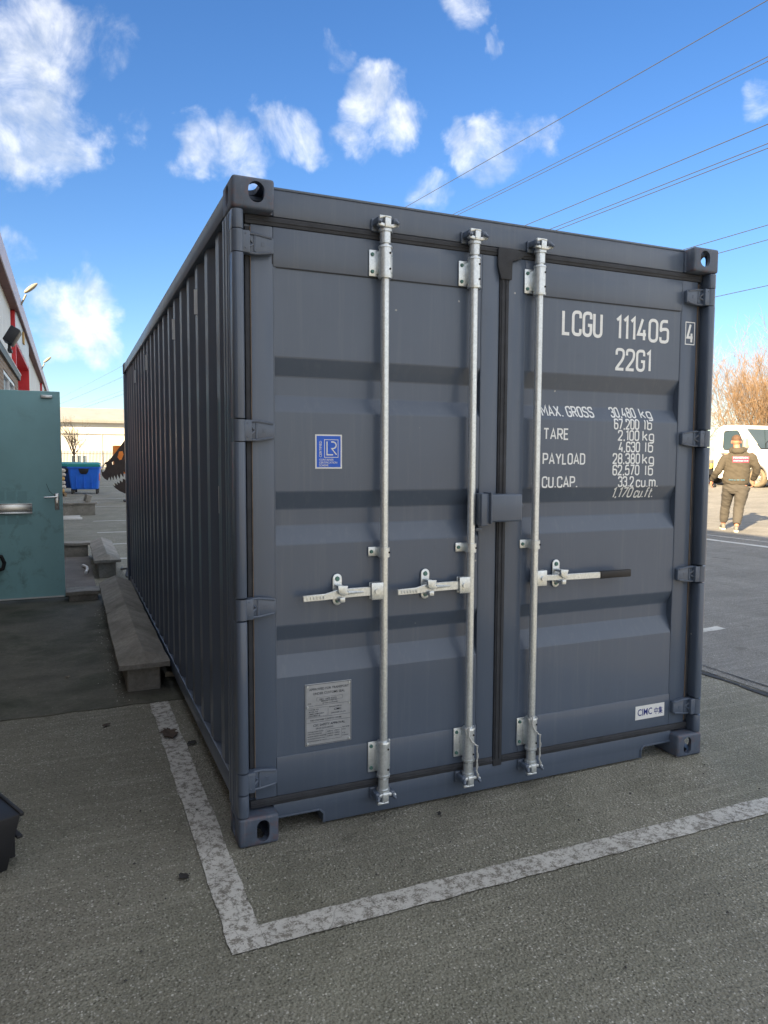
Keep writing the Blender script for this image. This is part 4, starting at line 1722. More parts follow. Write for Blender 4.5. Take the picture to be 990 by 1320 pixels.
# lever handle and plate
hp = at_y(73.5, 645, YD)
s = MB()
s.box(hp.x - .022, hp.x + .022, YD - .031, YD - .0225, hp.z - .10, hp.z + .075, .003)
s.cyl((hp.x, YD - .03, hp.z + .04), (hp.x, YD - .075, hp.z + .04), .010, seg=12)
s.tube([(hp.x, YD - .07, hp.z + .04), (hp.x - .03, YD - .075, hp.z + .04), (hp.x - .125, YD - .07, hp.z + .037)], [.011, .010, .009], 10)
lev = attach(s.build('door_handle', M['chrome'], None, 45), door)
attach(MB().box(hp.x - .005, hp.x + .005, YD - .0335, YD - .0312, hp.z - .055, hp.z - .025).build('keyhole', HOLE, None, 0), lev)
s = MB().tube([(hp.x - .02, YD - .03, hp.z + .05), (hp.x - .07, YD - .026, hp.z + .10), (hp.x - .10, YD - .025, hp.z + .18)], .002, 5)
attach(s.build('string', M['black'], None, 0), door)
cp = at_y(60, 511, YD)
s = MB().box(cp.x - .055, cp.x + .055, YD - .045, YD - .0225, cp.z - .02, cp.z + .012, .004)
attach(s.build('door_catch', M['galv'], None, 30), door)
bp = at_y(0, 725, YD)
s = MB().tube([(bp.x - .10, YD - .02, bp.z + .10), (bp.x - .06, YD - .07, bp.z + .09), (bp.x + .02, YD - .075, bp.z + .07), (bp.x + .045, YD - .06, bp.z + .0), (bp.x + .03, YD - .07, bp.z - .06), (bp.x - .04, YD - .06, bp.z - .085), (bp.x - .10, YD - .02, bp.z - .09)], .02, 8)
attach(s.build('pull_handle', M['black'], None, 50), door)


# ------------------------------------------------------------------ low walls
def coping_mesh(x0, x1, y0, y1, zb, ze, zr, hip0=False, hip1=False, seed=0, alongx=False):
    """saddle-back coping stone with slightly uneven faces"""
    b = MB()
    n = 24
    rows = []
    xm = (x0 + x1) / 2
    for i in range(n + 1):
        t = i / n
        y = y0 + (y1 - y0) * t
        zz = zr
        if hip0 and t == 0:
            zz = ze + .004
        if hip1 and t == 1:
            zz = ze + .004
        rows.append([b.bm.verts.new(p) for p in ((x0, y, zb), (x0, y, ze), ((x0 + xm) / 2, y, (ze + zz) / 2), (xm, y, zz), ((x1 + xm) / 2, y, (ze + zz) / 2), (x1, y, ze), (x1, y, zb))])
    for r0, r1 in zip(rows, rows[1:]):
        for k in range(7):
            b.bm.faces.new((r0[k], r0[(k + 1) % 7], r1[(k + 1) % 7], r1[k]))
    b.bm.faces.new(rows[0][::-1])
    b.bm.faces.new(rows[-1])
    for v in b.bm.verts:
        q = Vector((v.co.x * 11 + seed, v.co.y * 5, v.co.z * 9))
        v.co += Vector((noise.noise(q) * .006, noise.noise(q + Vector((9, 1, 3))) * .006, noise.noise(q + Vector((2, 7, 5))) * .007))
    if alongx:
        for v in b.bm.verts:
            v.co.x, v.co.y = v.co.y, v.co.x
    return b


def low_wall(x0, x1, y0, y1, h, label, stones, zr=.07, over=.055, flat=False, alongx=False, hips=(True, False)):
    t = empty('low_wall', ((x0 + x1) / 2, (y0 + y1) / 2, 0), 0, label, 'wall', 'low concrete walls beside the container')
    m = MB().box(x0, x1, y0, y1, -.02, h, .008, 1)
    attach(m.build('wall_core', M['coping'], None, 30), t)
    for k in range(stones):
        if alongx:
            a, c = x0 + (x1 - x0) * k / stones, x0 + (x1 - x0) * (k + 1) / stones
            cm = coping_mesh(y0 - over, y1 + over, a - (over if k == 0 else -.003), c + (over if k == stones - 1 else -.003), h + .001, h + .035, h + .035 + (.006 if flat else zr), False, False, k * 3.1 + x0, True)
        else:
            a, c = y0 + (y1 - y0) * k / stones, y0 + (y1 - y0) * (k + 1) / stones
            cm = coping_mesh(x0 - over, x1 + over, a - (over if k == 0 else -.003), c + (over if k == stones - 1 else -.003), h + .001, h + .035, h + .035 + (.006 if flat else zr), hips[0] and k == 0, hips[1] and k == stones - 1, k * 3.1 + y0)
        attach(cm.build('coping_stone', M['coping'], None, 25), t)
    return t


low_wall(-.265, -.055, 2.20, 5.50, .165, 'low wall with mossy saddle-back coping beside the container, nearest the white corner line', 2)
low_wall(-.62, -.33, 5.62, 5.86, .075, 'short flat-topped cross wall at the foot of the open teal door', 1, flat=True, over=.03, alongx=True)
low_wall(-.27, -.06, 7.15, 9.30, .20, 'short low wall with pale saddle-back coping beyond the teal door', 1)
low_wall(-1.5, -.35, 9.28, 9.50, .20, 'flat-topped cross wall closing the bed beyond the teal door', 2, flat=True, over=.04, alongx=True)
low_wall(-1.5, .02, 18.1, 18.4, .30, 'low concrete wall with thick coping in front of the blue bins', 2, flat=True, over=.05, alongx=True)
tag(MB().box(-1.6, -.33, 5.9, 9.2, -.05, .03, .004).build('planting_bed', concrete('bed_concrete', (.16, .15, .145), .3), smooth=30), kind='structure')
b = MB().box(-.07, .07, -.08, .08, 0, .2, .02)
o = b.build('loose_block', M['coping'])
o.location = (-.19, 18.25, .352)
o.rotation_euler = (.15, .25, .4)
tag(o, 'loose grey block lying on the low wall by the blue bins', 'block')
s = MB()
s.tube([(-.42, 7.35, .05), (-.395, 7.6, .055), (-.40, 7.85, .055), (-.44, 8.05, .05)], .02, 10)
tag(s.build('plastic_pipe', WHITE, smooth=50), 'short curved white plastic pipe lying in the bed beyond the teal door', 'pipe')
for xx, yy, lab in ((-.62, 17.0, 'white batten on the tarmac, close against the low wall by the bins'), (-.58, 16.4, 'white batten on the tarmac, further out from the low wall by the bins')):
    s = MB().box(-.25, .25, -.03, .03, 0, .05, .004)
    o = s.build('white_batten', WHITE)
    o.location = (xx, yy, .03)
    o.rotation_euler = (0, 0, .05)
    tag(o, lab, 'batten', 'white battens on the tarmac')
# debris between wall and container
s = MB().box(-.10, .10, -.02, .02, 0, .025, .003)
o = s.build('wood_offcut', simple('pale_wood', (.42, .36, .27), .8, 0, .2, 12))
o.location = (.10, 2.42, .012)
o.rotation_euler = (0, 0, -.35)
tag(o, 'pale wood offcut on the ground between low wall and container', 'wood offcut')
s = MB().tube([(.06, 7.9, .02), (.02, 7.5, .05), (.08, 7.2, .10), (.05, 7.0, .03), (.10, 6.7, .015)], .012, 8)
tag(s.build('black_hose', M['black'], smooth=50), 'short black hose lying beside the far end of the container', 'hose')

# ------------------------------------------------------------------ black crate by the parking line
cr = empty('storage_crate', (-.985, .30, 0), RAD(24), 'black plastic storage crate with bright wire latches on the tarmac', 'crate')
s = MB()
s.prism([(-.20, .0), (.10, .0), (.155, .20), (-.22, .20)], 'y', -.16, .16, .006)
s.box(.138, .160, -.158, .158, .105, .116, .003)
s.box(.150, .166, -.162, .162, .19, .205, .004)
body = s.build('crate_body', M['black'], cr, 35)
for yy in (-.10, .0, .10):
    cr_rib = MB().box(.125, .150, yy - .006, yy + .006, .012, .104, .002, 1).build('rib', M['black'], body, 30)
for yy in (-.07, .07):
    s = MB().tube([(.172, yy - .012, .185), (.182, yy - .012, .14), (.180, yy + .01, .118), (.182, yy + .014, .15)], .0028, 6)
    s.build('latch', M['chrome'], cr, 50)

# ------------------------------------------------------------------ litter
LEAF = simple('dead_leaf_brown', (.07, .05, .04), .85, 0, .4, 30)
LEAF2 = simple('dead_leaf_dark', (.025, .025, .027), .8, 0, .4, 30)


def dead_leaf(x, y, size, seed, mat, label):
    b = MB()
    n = 9
    rows = []
    for i in range(n + 1):
        t = i / n
        wd = size * (.26 + .26 * noise.noise(Vector((t * 7, seed, 2)))) * math.sin(math.pi * min(1, t * .93 + .05)) + .002
        row = []
        for k in range(5):
            q = (k - 2) / 2
            xx = (t - .5) * size
            yy = q * wd
            zz = .002 + size * .05 * abs(q) ** 1.5 * (1 + noise.noise(Vector((t * 4, q * 2, seed)))) + size * .06 * (noise.noise(Vector((t * 3, q, seed + 5))) + .35)
            row.append(b.bm.verts.new((xx, yy, max(.003, zz))))
        rows.append(row)
    for r0, r1 in zip(rows, rows[1:]):
        for k in range(4):
            b.bm.faces.new((r0[k], r0[k + 1], r1[k + 1], r1[k]))
    ex = bmesh.ops.extrude_face_region(b.bm, geom=b.bm.faces[:])
    bmesh.ops.translate(b.bm, vec=(0, 0, .0012), verts=[v for v in ex['geom'] if isinstance(v, bmesh.types.BMVert)])
    o = b.build('dead_leaf', mat, None, 60)
    o.location = (x, y, .006)
    o.rotation_euler = (0, 0, seed * 1.7)
    return tag(o, label, 'leaf')


dead_leaf(-.105, 1.335, .15, 1.0, LEAF, 'large curled dead leaf lying on the white parking line')
dead_leaf(-.01, 1.16, .06, 2.2, LEAF2, 'small dark dead leaf between parking line and container')
dead_leaf(-.229, -.117, .05, 3.1, LEAF2, 'dark dead leaf on the tarmac left of the parking line')
dead_leaf(.858, -.056, .03, 4.4, LEAF2, 'small black leaf scrap just in front of the container doors')
dead_leaf(-.42, 1.62, .05, 7.7, LEAF, 'brown dead leaf on the tarmac near the concrete apron')
dead_leaf(-.63, 2.7, .05, 8.1, simple('dead_leaf_pale', (.22, .19, .14), .8, 0, .3, 30), 'pale dead leaf on the dark concrete apron')

# loose grit: nobody could count it
b = MB()
rng = random.Random(3)
for i in range(2600):
    x = rng.uniform(-1.5, 4.2)
    y = -1.9 + abs(rng.gauss(0, 1.9))
    if i % 5 == 0:
        x, y = -.30 + rng.gauss(0, .05), rng.uniform(2.0, 5.4)
    if 0 < x < 2.45 and y > .05:
        continue
    r = .0012 + .0045 * rng.random() ** 4
    c = Vector((x, y, gz(x) + .006 + r * .3))
    a = rng.random() * 6
    top = b.bm.verts.new(c + Vector((0, 0, r * .8)))
    ring = [b.bm.verts.new(c + Vector((r * rng.uniform(.7, 1.4) * math.cos(a + k * 1.2566), r * rng.uniform(.7, 1.4) * math.sin(a + k * 1.2566), -r * .3))) for k in range(5)]
    mi = 0 if rng.random() < .62 else 1
    for k in range(5):
        b.bm.faces.new((ring[k], ring[(k + 1) % 5], top)).material_index = mi
grit = b.build('grit', [simple('pale_grit', (.42, .41, .38), .8, 0, .35, 40), simple('dark_grit', (.06, .06, .06), .8, 0, .3, 40)], None, 0)
tag(grit, 'fine pale and dark grit scattered over the tarmac', 'grit', kind='stuff')

# ------------------------------------------------------------------ bins
BIN_B = simple('bin_blue', (.02, .17, .80), .45, 0, .10, 3)
BIN_D = simple('bin_dark_blue', (.01, .05, .16), .5, 0, .10, 3)
BIN_L = simple('bin_teal_lid', (.02, .27, .26), .4, 0, .08, 4)
REDST = simple('red_sticker', (.6, .04, .05), .5, 0, .1, 8)


def wheelie_bin(x, y, rz, body_m, lid_m, label):
    t = empty('wheeled_bin', (x, y, 0), rz, label, 'bin', 'wheeled bins in the yard')
    s = MB()
    prof = [(.20, .40, .53), (.26, .44, .55), (.95, .58, .50 + .10), (1.08, .62, .62)]
    rings = []
    for z, dy, dx in ((.19, .36, .50), (.22, .39, .52), (.6, .44, .56), (1.06, .50, .60), (1.07, .54, .645), (1.14, .54, .645), (1.14, .47, .57)):
        c = .05
        rings.append([(-dx + c, -dy, z), (dx - c, -dy, z), (dx, -dy + c, z), (dx, dy - c, z), (dx - c, dy, z), (-dx + c, dy, z), (-dx, dy - c, z), (-dx, -dy + c, z)])
    s.loft(rings)
    for xx in (-.3, 0, .3):
        s.box(xx - .02, xx + .02, -.47, -.40, .25, .9)
    body = s.build('bin_body', body_m, t, 30)
    s = MB()
    s.prism([(-.20, 1.06), (.20, 1.06), (.16, .90), (.10, .84), (-.10, .84), (-.16, .90)], 'y', -.525, -.45, .005)
    s.build('grip_recess', M['black'], t, 30)
    l = MB()
    rg = []
    for i in range(9):
        a = i / 8
        y_ = -.56 + 1.10 * a
        zz = 1.16 + .17 * math.sin(math.pi * min(1, .15 + a * .85)) ** .8
        rg.append([(-.65, y_, 1.145), (-.63, y_, zz - .03), (-.55, y_, zz), (.55, y_, zz), (.63, y_, zz - .03), (.65, y_, 1.145)])
    l.loft(rg)
    l.build('lid', lid_m, t, 40)
    for xx in (-.48, .48):
        for yy in (-.33, .33):
            w_ = MB()
            w_.cyl((xx - .03, yy, .10), (xx + .03, yy, .10), .10, seg=18)
            w_.box(xx - .045, xx + .045, yy - .03, yy + .05, .12, .2, .004)
            w_.build('castor', M['black'], t, 40)
    st = MB().box(.575, .583, -.28, .16, .55, .98)
    st.build('side_sticker', REDST, t, 0)
    return t


wheelie_bin(.0, 30.6, RAD(-6), BIN_B, BIN_L, 'bright blue wheeled bin with teal lid and red sticker')
wheelie_bin(-.85, 32.2, RAD(4), BIN_D, BIN_L, 'dark blue wheeled bin standing behind the bright blue bin')
# sacks on a pallet
SACK = simple('white_sack', (.55, .52, .47), .7, 0, .25, 5)
pal = empty('pallet_of_sacks', (-1.25, 28.8, 0), .1, 'pallet stacked with pale sacks beside the blue bins', 'pallet')
s = MB()
for k in range(5):
    s.box(-.5, .5, -.4 + k * .19, -.3 + k * .19, .11, .13)
for xx in (-.45, 0, .45):
    s.box(xx - .04, xx + .04, -.4, .46, 0, .1095)
s.build('pallet_base', simple('pallet_wood', (.35, .25, .15), .85, 0, .2, 6), pal, 0)
for k in range(6):
    q = MB().box(-.46, .46, -.38, .42, .135 + k * .16, .285 + k * .16, .06, 3)
    for v in q.bm.verts:
        v.co.x += noise.noise(v.co * 3 + Vector((k, 0, 0))) * .05
    q.build('sack', SACK if k % 3 else ORANGE_T, pal, 50)

# ------------------------------------------------------------------ steel dinosaur skull
RUST = simple('dark_steel_plate', (.035, .024, .022), .6, .2, .25, 6)
dino = empty('dinosaur_sculpture', (1.4, 24, 0), 0, 'dark cut steel plate sculpture of a dinosaur skull with open jaws', 'sculpture')


def cutout(name, outlines, y, thick, mat, parent):
    cu = bpy.data.curves.new('c', 'CURVE')
    cu.dimensions = '2D'
    cu.fill_mode = 'BOTH'
    cu.extrude = thick / 2
    for pts in outlines:
        sp = cu.splines.new('POLY')
        sp.points.add(len(pts) - 1)
        for p, q in zip(sp.points, pts):
            p.co = (q[0], q[1], 0, 1)
        sp.use_cyclic_u = True
    o = bpy.data.objects.new('c', cu)
    COL.objects.link(o)
    dg = bpy.context.evaluated_depsgraph_get()
    me = bpy.data.meshes.new_from_object(o.evaluated_get(dg))
    bpy.data.objects.remove(o)
    me.transform(Matrix.Translation((0, y, 0)) @ Matrix.Rotation(RAD(90), 4, 'X'))
    me.materials.clear()
    return attach(finish(name, me, mat, None, 0), parent)


def zx(pts):
    out = []
    for a, c in pts:
        p = at_y(70 + a / 5.82, 500 + c / 5.82, 24)
        out.append((p.x, p.z))
    return out


def ell(cx, cy, rx, ry, rot=0, n=14):
    return [(cx + rx * math.cos(t) * math.cos(rot) - ry * math.sin(t) * math.sin(rot), cy + rx * math.cos(t) * math.sin(rot) + ry * math.sin(t) * math.cos(rot)) for t in [2 * math.pi * k / n for k in range(n)]]


upper = [(640, 330), (580, 352), (523, 398), (500, 430), (470, 470), (430, 520), (400, 552), (380, 560), (362, 588), (352, 620), (356, 655), (375, 680), (400, 695), (412, 668), (424, 698), (430, 662), (444, 692), (450, 655), (468, 690), (472, 648), (492, 684), (497, 640), (518, 672), (522, 628), (545, 655), (552, 612), (575, 640), (590, 600), (640, 590), (690, 560), (720, 470), (700, 380)]
lower = [(440, 730), (458, 738), (452, 712), (476, 728), (470, 704), (492, 718), (490, 692), (512, 708), (515, 680), (540, 694), (548, 668), (575, 676), (640, 620), (690, 600), (700, 650), (660, 720), (600, 780), (530, 792), (490, 775), (458, 752)]
cutout('skull_plate', [zx(upper), zx(ell(374, 602, 11, 32, .35)), zx([(430, 560), (446, 548), (450, 570), (438, 578)]), zx([(474, 520), (485, 478), (512, 474), (520, 500), (505, 538), (488, 542)]), zx(ell(600, 440, 30, 45, .2))], 24.0, .02, RUST, dino)
cutout('jaw_plate', [zx(lower)], 24.03, .02, RUST, dino)
jx = zx([(600, 760), (650, 700)])
s = MB()
s.box(jx[0][0] - .05, jx[0][0] + .05, 23.97, 24.07, .06, jx[0][1])
s.box(jx[1][0], jx[1][0] + .1, 23.97, 24.07, .06, jx[1][1])
s.box(jx[0][0] - .35, jx[1][0] + .5, 23.7, 24.35, .0, .06)
attach(s.build('stand', RUST, None, 0), dino)
s = MB()
for xx in (jx[0][0] - .25,):
    s.cyl((xx, 23.9, .12), (xx + .06, 23.9, .12), .12, seg=14)
attach(s.build('castor', M['black'], None, 40), dino)

# ------------------------------------------------------------------ far white building, fence, small tree
FARW = simple('far_white_cladding', (.58, .575, .55), .6, 0, .04, .4)
FARR = simple('far_grey_roof', (.26, .265, .27), .6, 0, .10, .5)
far = empty('white_warehouse', (5, 120, 0), 0, 'wide white warehouse with grey pitched roof across the far road', 'building')


def fpart(mb, name, mat, smooth=0):
    return attach(mb.build(name, mat, None, smooth), far)


fpart(MB().box(-60, 70, 118, 118.4, 0, 7.1), 'wall', FARW)
s = MB()
s.prism([(117.4, 7.0), (117.4, 7.25), (125, 9.4), (140, 7), (140, 6.9)], 'x', -61, 71)
fpart(s, 'roof', FARR)
fpart(MB().box(-60, 70, 117.85, 117.99, 5.0, 5.12), 'joint_and_shadow_line', FARR)  # horizontal shadow line on the wall, put in as a dark strip
fpart(MB().box(-61, 71, 117.1, 117.39, 6.75, 7.1), 'gutter', simple('far_gutter', (.22, .22, .22), .6))
for xx in range(-60, 70, 4):
    fpart(MB().box(xx, xx + .10, 117.9, 117.99, 0, 4.99), 'joint_and_shadow_line', FARW)
pc = at_y(91, 588, 105)
p2_ = at_y(113, 588, 105)
pch = empty('glazed_porch', ((pc.x + p2_.x) / 2, 105, 0), 0, 'white framed glazed porch in front of the far white warehouse', 'porch')
s = MB()
W_ = p2_.x - pc.x
for k in range(4):
    s.box(pc.x + W_ * k / 3 - .1, pc.x + W_ * k / 3 + .1, 104.9, 105.2, 0, 2.6)
s.box(pc.x - .2, p2_.x + .2, 104.8, 108, 2.6, 2.95)
s.box(pc.x, p2_.x, 104.95, 105.15, 1.7, 1.85)
attach(s.build('porch_frame', WHITE, None, 0), pch)
for k in range(3):
    attach(MB().box(pc.x + W_ * k / 3 + .1, pc.x + W_ * (k + 1) / 3 - .1, 105.05, 105.1, 0.1, 1.7).build('pane', GLASS, None, 0), pch)
s = MB()
x = -9.0
while x < 14:
    s.prism([(x, 0.1), (x + .075, .1), (x + .075, 2.2), (x + .037, 2.4), (x, 2.2)], 'y', 92, 92.03)
    x += .16
for z in (.5, 1.9):
    s.box(-9, 14, 92.032, 92.08, z, z + .06)
tag(s.build('palisade_fence', simple('fence_galv', (.45, .43, .38), .6, .3, .1, 4), smooth=0), 'pale steel palisade fence in front of the white warehouse', 'fence')
oc = at_y(148, 582, 70)
cnt = empty('orange_skip', (oc.x + 1.2, 70, 0), 0, 'orange steel skip standing behind the dinosaur sculpture', 'skip')
s = MB().box(oc.x - .15, oc.x + 3.2, 69, 71, .0, oc.z + .55, .03)
attach(s.build('skip_body', simple('orange_paint', (.75, .22, .02), .5, 0, .1, 2), None, 30), cnt)
s = MB()
for k in range(5):
    s.box(oc.x + .2 + k * .7, oc.x + .3 + k * .7, 68.9, 68.99, .1, oc.z + .5)
attach(s.build('skip_ribs', simple('orange_rib', (.62, .17, .02), .5), None, 0), cnt)

TWIG = simple('brown_twigs', (.165, .11, .068), .85, 0, .25, 3)
TWIG2 = simple('grey_bark', (.22, .15, .10), .85, 0, .25, 3)


def bare_tree(name, x, y, z0, height, spread, stems, seed, label, cat, levels=3, kids=5, mat=TWIG, group=None, r0=.035, trunk=False, upness=.8):
    """bare winter shrub or tree: every branch and twig is a tapering tube"""
    rg = random.Random(seed)
    V, F = [], []

    def seg_tube(pts, ra, rb):
        n = len(pts)
        base = len(V)
        for i, p in enumerate(pts):
            t = (pts[min(i + 1, n - 1)] - pts[max(i - 1, 0)]).normalized()
            u = t.orthogonal().normalized()
            w_ = t.cross(u)
            r = ra + (rb - ra) * i / (n - 1)
            for k in range(3):
                a = 2.0944 * k
                V.append(p + u * (r * math.cos(a)) + w_ * (r * math.sin(a)))
        for i in range(n - 1):
            for k in range(3):
                j = (k + 1) % 3
                F.append((base + i * 3 + k, base + i * 3 + j, base + (i + 1) * 3 + j, base + (i + 1) * 3 + k))

    def branch(p, d, length, r, lev):
        pts = [p.copy()]
        q = p.copy()
        dd = d.copy()
        n = 4
        for i in range(n):
            dd = (dd + Vector((rg.gauss(0, .11), rg.gauss(0, .11), rg.gauss(0, .07) + .06 * upness))).normalized()
            q = q + dd * (length / n)
            pts.append(q.copy())
        seg_tube(pts, r, r * .45)
        if lev < levels:
            for k in range(kids):
                t = rg.uniform(.3, 1.0)
                i = min(n - 1, int(t * n))
                s0 = pts[i].lerp(pts[i + 1], t * n - i if t * n - i < 1 else 1)
                nd = (dd + Vector((rg.gauss(0, .55), rg.gauss(0, .55), rg.gauss(.15, .4)))).normalized()
                branch(s0, nd, length * rg.uniform(.35, .62), max(.006, r * .42), lev + 1)

    root = empty(name, (x, y, z0), 0, label, cat, group)
    parts = []
    if trunk:
        tp_ = [Vector((0, 0, 0)), Vector((.05, .02, height * .14)), Vector((.0, .05, height * .3))]
        seg_tube(tp_, r0 * 2.2, r0 * 1.5)
        me = bpy.data.meshes.new('trunk')
        me.from_pydata([tuple(v) for v in V], [], F)
        finish('trunk', me, TWIG2, root, 0)
        V.clear()
        F.clear()
        start = Vector((0, .05, height * .3))
        hh = height * .7
    else:
        start = Vector((0, 0, 0))
        hh = height
    for k in range(stems):
        a = rg.uniform(0, 2 * math.pi)
        rad = abs(rg.gauss(0, .35)) if not trunk else 0
        lean = rg.uniform(.05, 1.0) * spread / hh
        d = Vector((math.cos(a) * lean, math.sin(a) * lean, 1)).normalized()
        branch(start + Vector((math.cos(a) * rad * spread * .3, math.sin(a) * rad * spread * .3, 0)), d, hh * rg.uniform(.5, .8), r0 * rg.uniform(.6, 1), 1)
    me = bpy.data.meshes.new('crown')
    me.from_pydata([tuple(v) for v in V], [], F)
    finish('crown', me, mat, root, 0)
    return root


bare_tree('bare_tree', -.1, 88, 0, 5.6, 3.6, 14, 5, 'small bare tree in front of the white warehouse', 'tree', levels=4, kids=4, trunk=True, r0=.06)
# leafless thicket behind the lorry
bare_tree('bare_shrub', 35.3, 27.0, .67, 7.0, 4.6, 40, 11, 'leafless tan thicket nearest the flatbed lorry cab', 'shrub', levels=4, kids=5, group='bare thicket behind the lorry')
bare_tree('bare_shrub', 38.5, 25.2, .67, 6.6, 4.4, 36, 12, 'leafless shrub with reaching twigs behind the lorry windscreen', 'shrub', levels=4, kids=5, group='bare thicket behind the lorry')
bare_tree('bare_shrub', 35.0, 33.0, .67, 6.2, 4.4, 34, 13, 'leafless shrub half hidden by the container corner post', 'shrub', levels=4, kids=5, group='bare thicket behind the lorry')
bare_tree('bare_shrub', 42.0, 31.0, .67, 7.6, 5.0, 34, 14, 'tallest leafless shrub at the back of the thicket', 'shrub', levels=4, kids=5, group='bare thicket behind the lorry')
bare_tree('bare_shrub', 42.5, 23.0, .67, 6.0, 5.0, 30, 15, 'leafless shrub beyond the front of the flatbed lorry', 'shrub', levels=4, kids=4, group='bare thicket behind the lorry')
# low dry growth and verge under the thicket
sheet('grass_verge', [27.5, 28, 60, 120], [5, 20, 45, 80], .02, simple('verge_ground', (.24, .20, .10), .9, 0, .4, 1.2, .6, 30))
b = MB()
rng = random.Random(9)
for i in range(9000):
    x = rng.uniform(29, 44)
    y = rng.uniform(15, 42)
    h = rng.uniform(.25, 1.3)
    a = rng.uniform(0, 6.28)
    wd = rng.uniform(.02, .06)
    z = gz(x) + .01
    lean = Vector((rng.gauss(0, .25), rng.gauss(0, .25), 0)) * h
    p = Vector((x, y, z))
    dx = Vector((math.cos(a), math.sin(a), 0)) * wd
    f = b.bm.faces.new([b.bm.verts.new(q) for q in (p - dx, p + dx, p + dx * .2 + lean + Vector((0, 0, h)))])
    f.material_index = 0 if rng.random() < .6 else 1
tag(b.build('undergrowth', [simple('dry_grass', (.35, .27, .12), .9), simple('green_weeds', (.13, .17, .035), .8)], None, 0, recalc=False), 'dry grass and green weeds under the thicket', 'undergrowth', kind='stuff')

# ------------------------------------------------------------------ overhead power lines
WIREM = simple('cable_grey', (.03, .035, .045), .8, 0, .1, 2)
wdir = px_dir(-46, 588)
wdir.z = 0
wdir.normalize()
for k, (u, v, h, lab) in enumerate(((990, 0, 22, 'topmost single cable'), (990, 73, 22, 'upper cable of the high pair'), (990, 79, 22, 'lower cable of the high pair'), (990, 160, 16, 'middle single cable'), (990, 185, 16, 'upper cable of the middle pair'), (990, 191, 16, 'lower cable of the middle pair'), (990, 290, 14, 'upper cable of the low pair'), (990, 309, 14, 'lower cable of the low pair'), (990, 368, 9.0, 'lowest single cable'))):
    p = at_z(u, v, h)
    s = MB()
    pts = []
    for i in range(41):
        t = -60 + 460 * i / 40
        pts.append(p + wdir * t + Vector((0, 0, .000035 * (t - 60) ** 2 - .000035 * 3600)))
    s.tube(pts, .022 if h > 10 else .016, 5, cap=False)
    o = s.build('power_line', WIREM, None, 60)
    tag(o, lab + ' of the overhead power lines crossing the sky', 'cable', 'overhead power lines')

# ------------------------------------------------------------------ white flatbed lorry (cab faces -y, its side towards the yard)
VANW = simple('white_van_paint', (.62, .62, .62), .3, 0, .03, 2)
TYRE = simple('tyre_rubber', (.05, .045, .04), .85, 0, .25, 12)
TYRE_D = simple('dusty_tyre', (.17, .14, .10), .9, 0, .25, 10)
RIM = simple('steel_rim', (.40, .40, .38), .45, .5, .12, 12)
VGLASS = glass_mat('van_glass', (.03, .05, .06), .03)
GREYP = simple('grey_plastic', (.12, .12, .125), .6, 0, .1, 8)
VX, VW, VZ = 22.3, 2.02, gz(22.8)
Y_R = 18.18     # back of the cab


def sy(s_):
    return Y_R - s_


lor = empty('flatbed_lorry', (VX + VW / 2, 18, VZ), 0, 'white flatbed lorry with its cab facing right beside the thicket', 'lorry')


def vpart(mb, name, mat, smooth=35, parent=None):
    o = mb.build(name, mat, None, smooth)
    for v in o.data.vertices:
        v.co.z += VZ
    return attach(o, parent or lor)


# cab: loft of side profiles from one flank to the other, narrower at the roof
prof = [(0, .42), (0, 1.2), (.03, 2.12), (.10, 2.25), (.30, 2.31), (.85, 2.31), (1.12, 2.26), (1.25, 2.18), (1.66, 1.78), (2.08, 1.36), (2.30, 1.27), (2.62, 1.12), (2.80, .98), (2.86, .70), (2.88, .42), (2.80, .30), (2.40, .30), (2.36, .50), (2.22, .70), (1.98, .80), (1.74, .74), (1.56, .56), (1.50, .30), (.30, .30)]


def inset(z):
    return 0.0 if z < 1.15 else .13 * ((z - 1.15) / 1.15) ** 1.3


rings = []
for f, k in ((0.0, .02), (0.012, .0), (.5, 0), (.988, .0), (1.0, .02)):
    ring = []
    for s_, z in prof:
        xin = inset(z) + (k if k else 0)
        xx = VX + xin + (VW - 2 * xin) * f
        shrink = .03 if k else 0
        cs, cz = s_ + (-shrink if s_ > 1.4 else shrink) * (1 if z > .35 else 0), z - (shrink if z > 1.8 else 0)
        ring.append((xx, sy(cs), cz))
    rings.append(ring)
cab = MB().loft(rings)
cabo = vpart(cab, 'cab', VANW, 30)


def side_quad(s, pts, off, mi=0):
    s.face([(VX + inset(z) - off, sy(a), z) for a, z in pts], mi)


# side window, door line, handle
s = MB()
side = [(.42, 2.10), (.36, 2.04), (.40, 1.48), (.46, 1.40), (1.42, 1.36), (1.46, 1.42), (1.05, 2.04), (.95, 2.11)]
s.face([(VX + inset(z) - .006, sy(a), z) for a, z in side])
bmesh.ops.solidify(s.bm, geom=s.bm.faces[:], thickness=.004)
vpart(s, 'side_window', VGLASS, 0, cabo)
s = MB()
for a, c in (((.26, 2.16), (.26, .42)), ((1.50, 1.32), (1.42, .42))):
    s.tube([(VX + inset(a[1]) - .001, sy(a[0]), a[1]), (VX + inset(1.3) - .001, sy(a[0]), 1.3), (VX - .001, sy(c[0]), c[1])], .006, 4)
s.build  # door seams
vpart(s, 'door_seam', GREYP, 0, cabo)
vpart(MB().box(VX - .025, VX - .002, sy(.52), sy(.36), 1.22, 1.27, .006), 'door_handle', GREYP, 30, cabo)
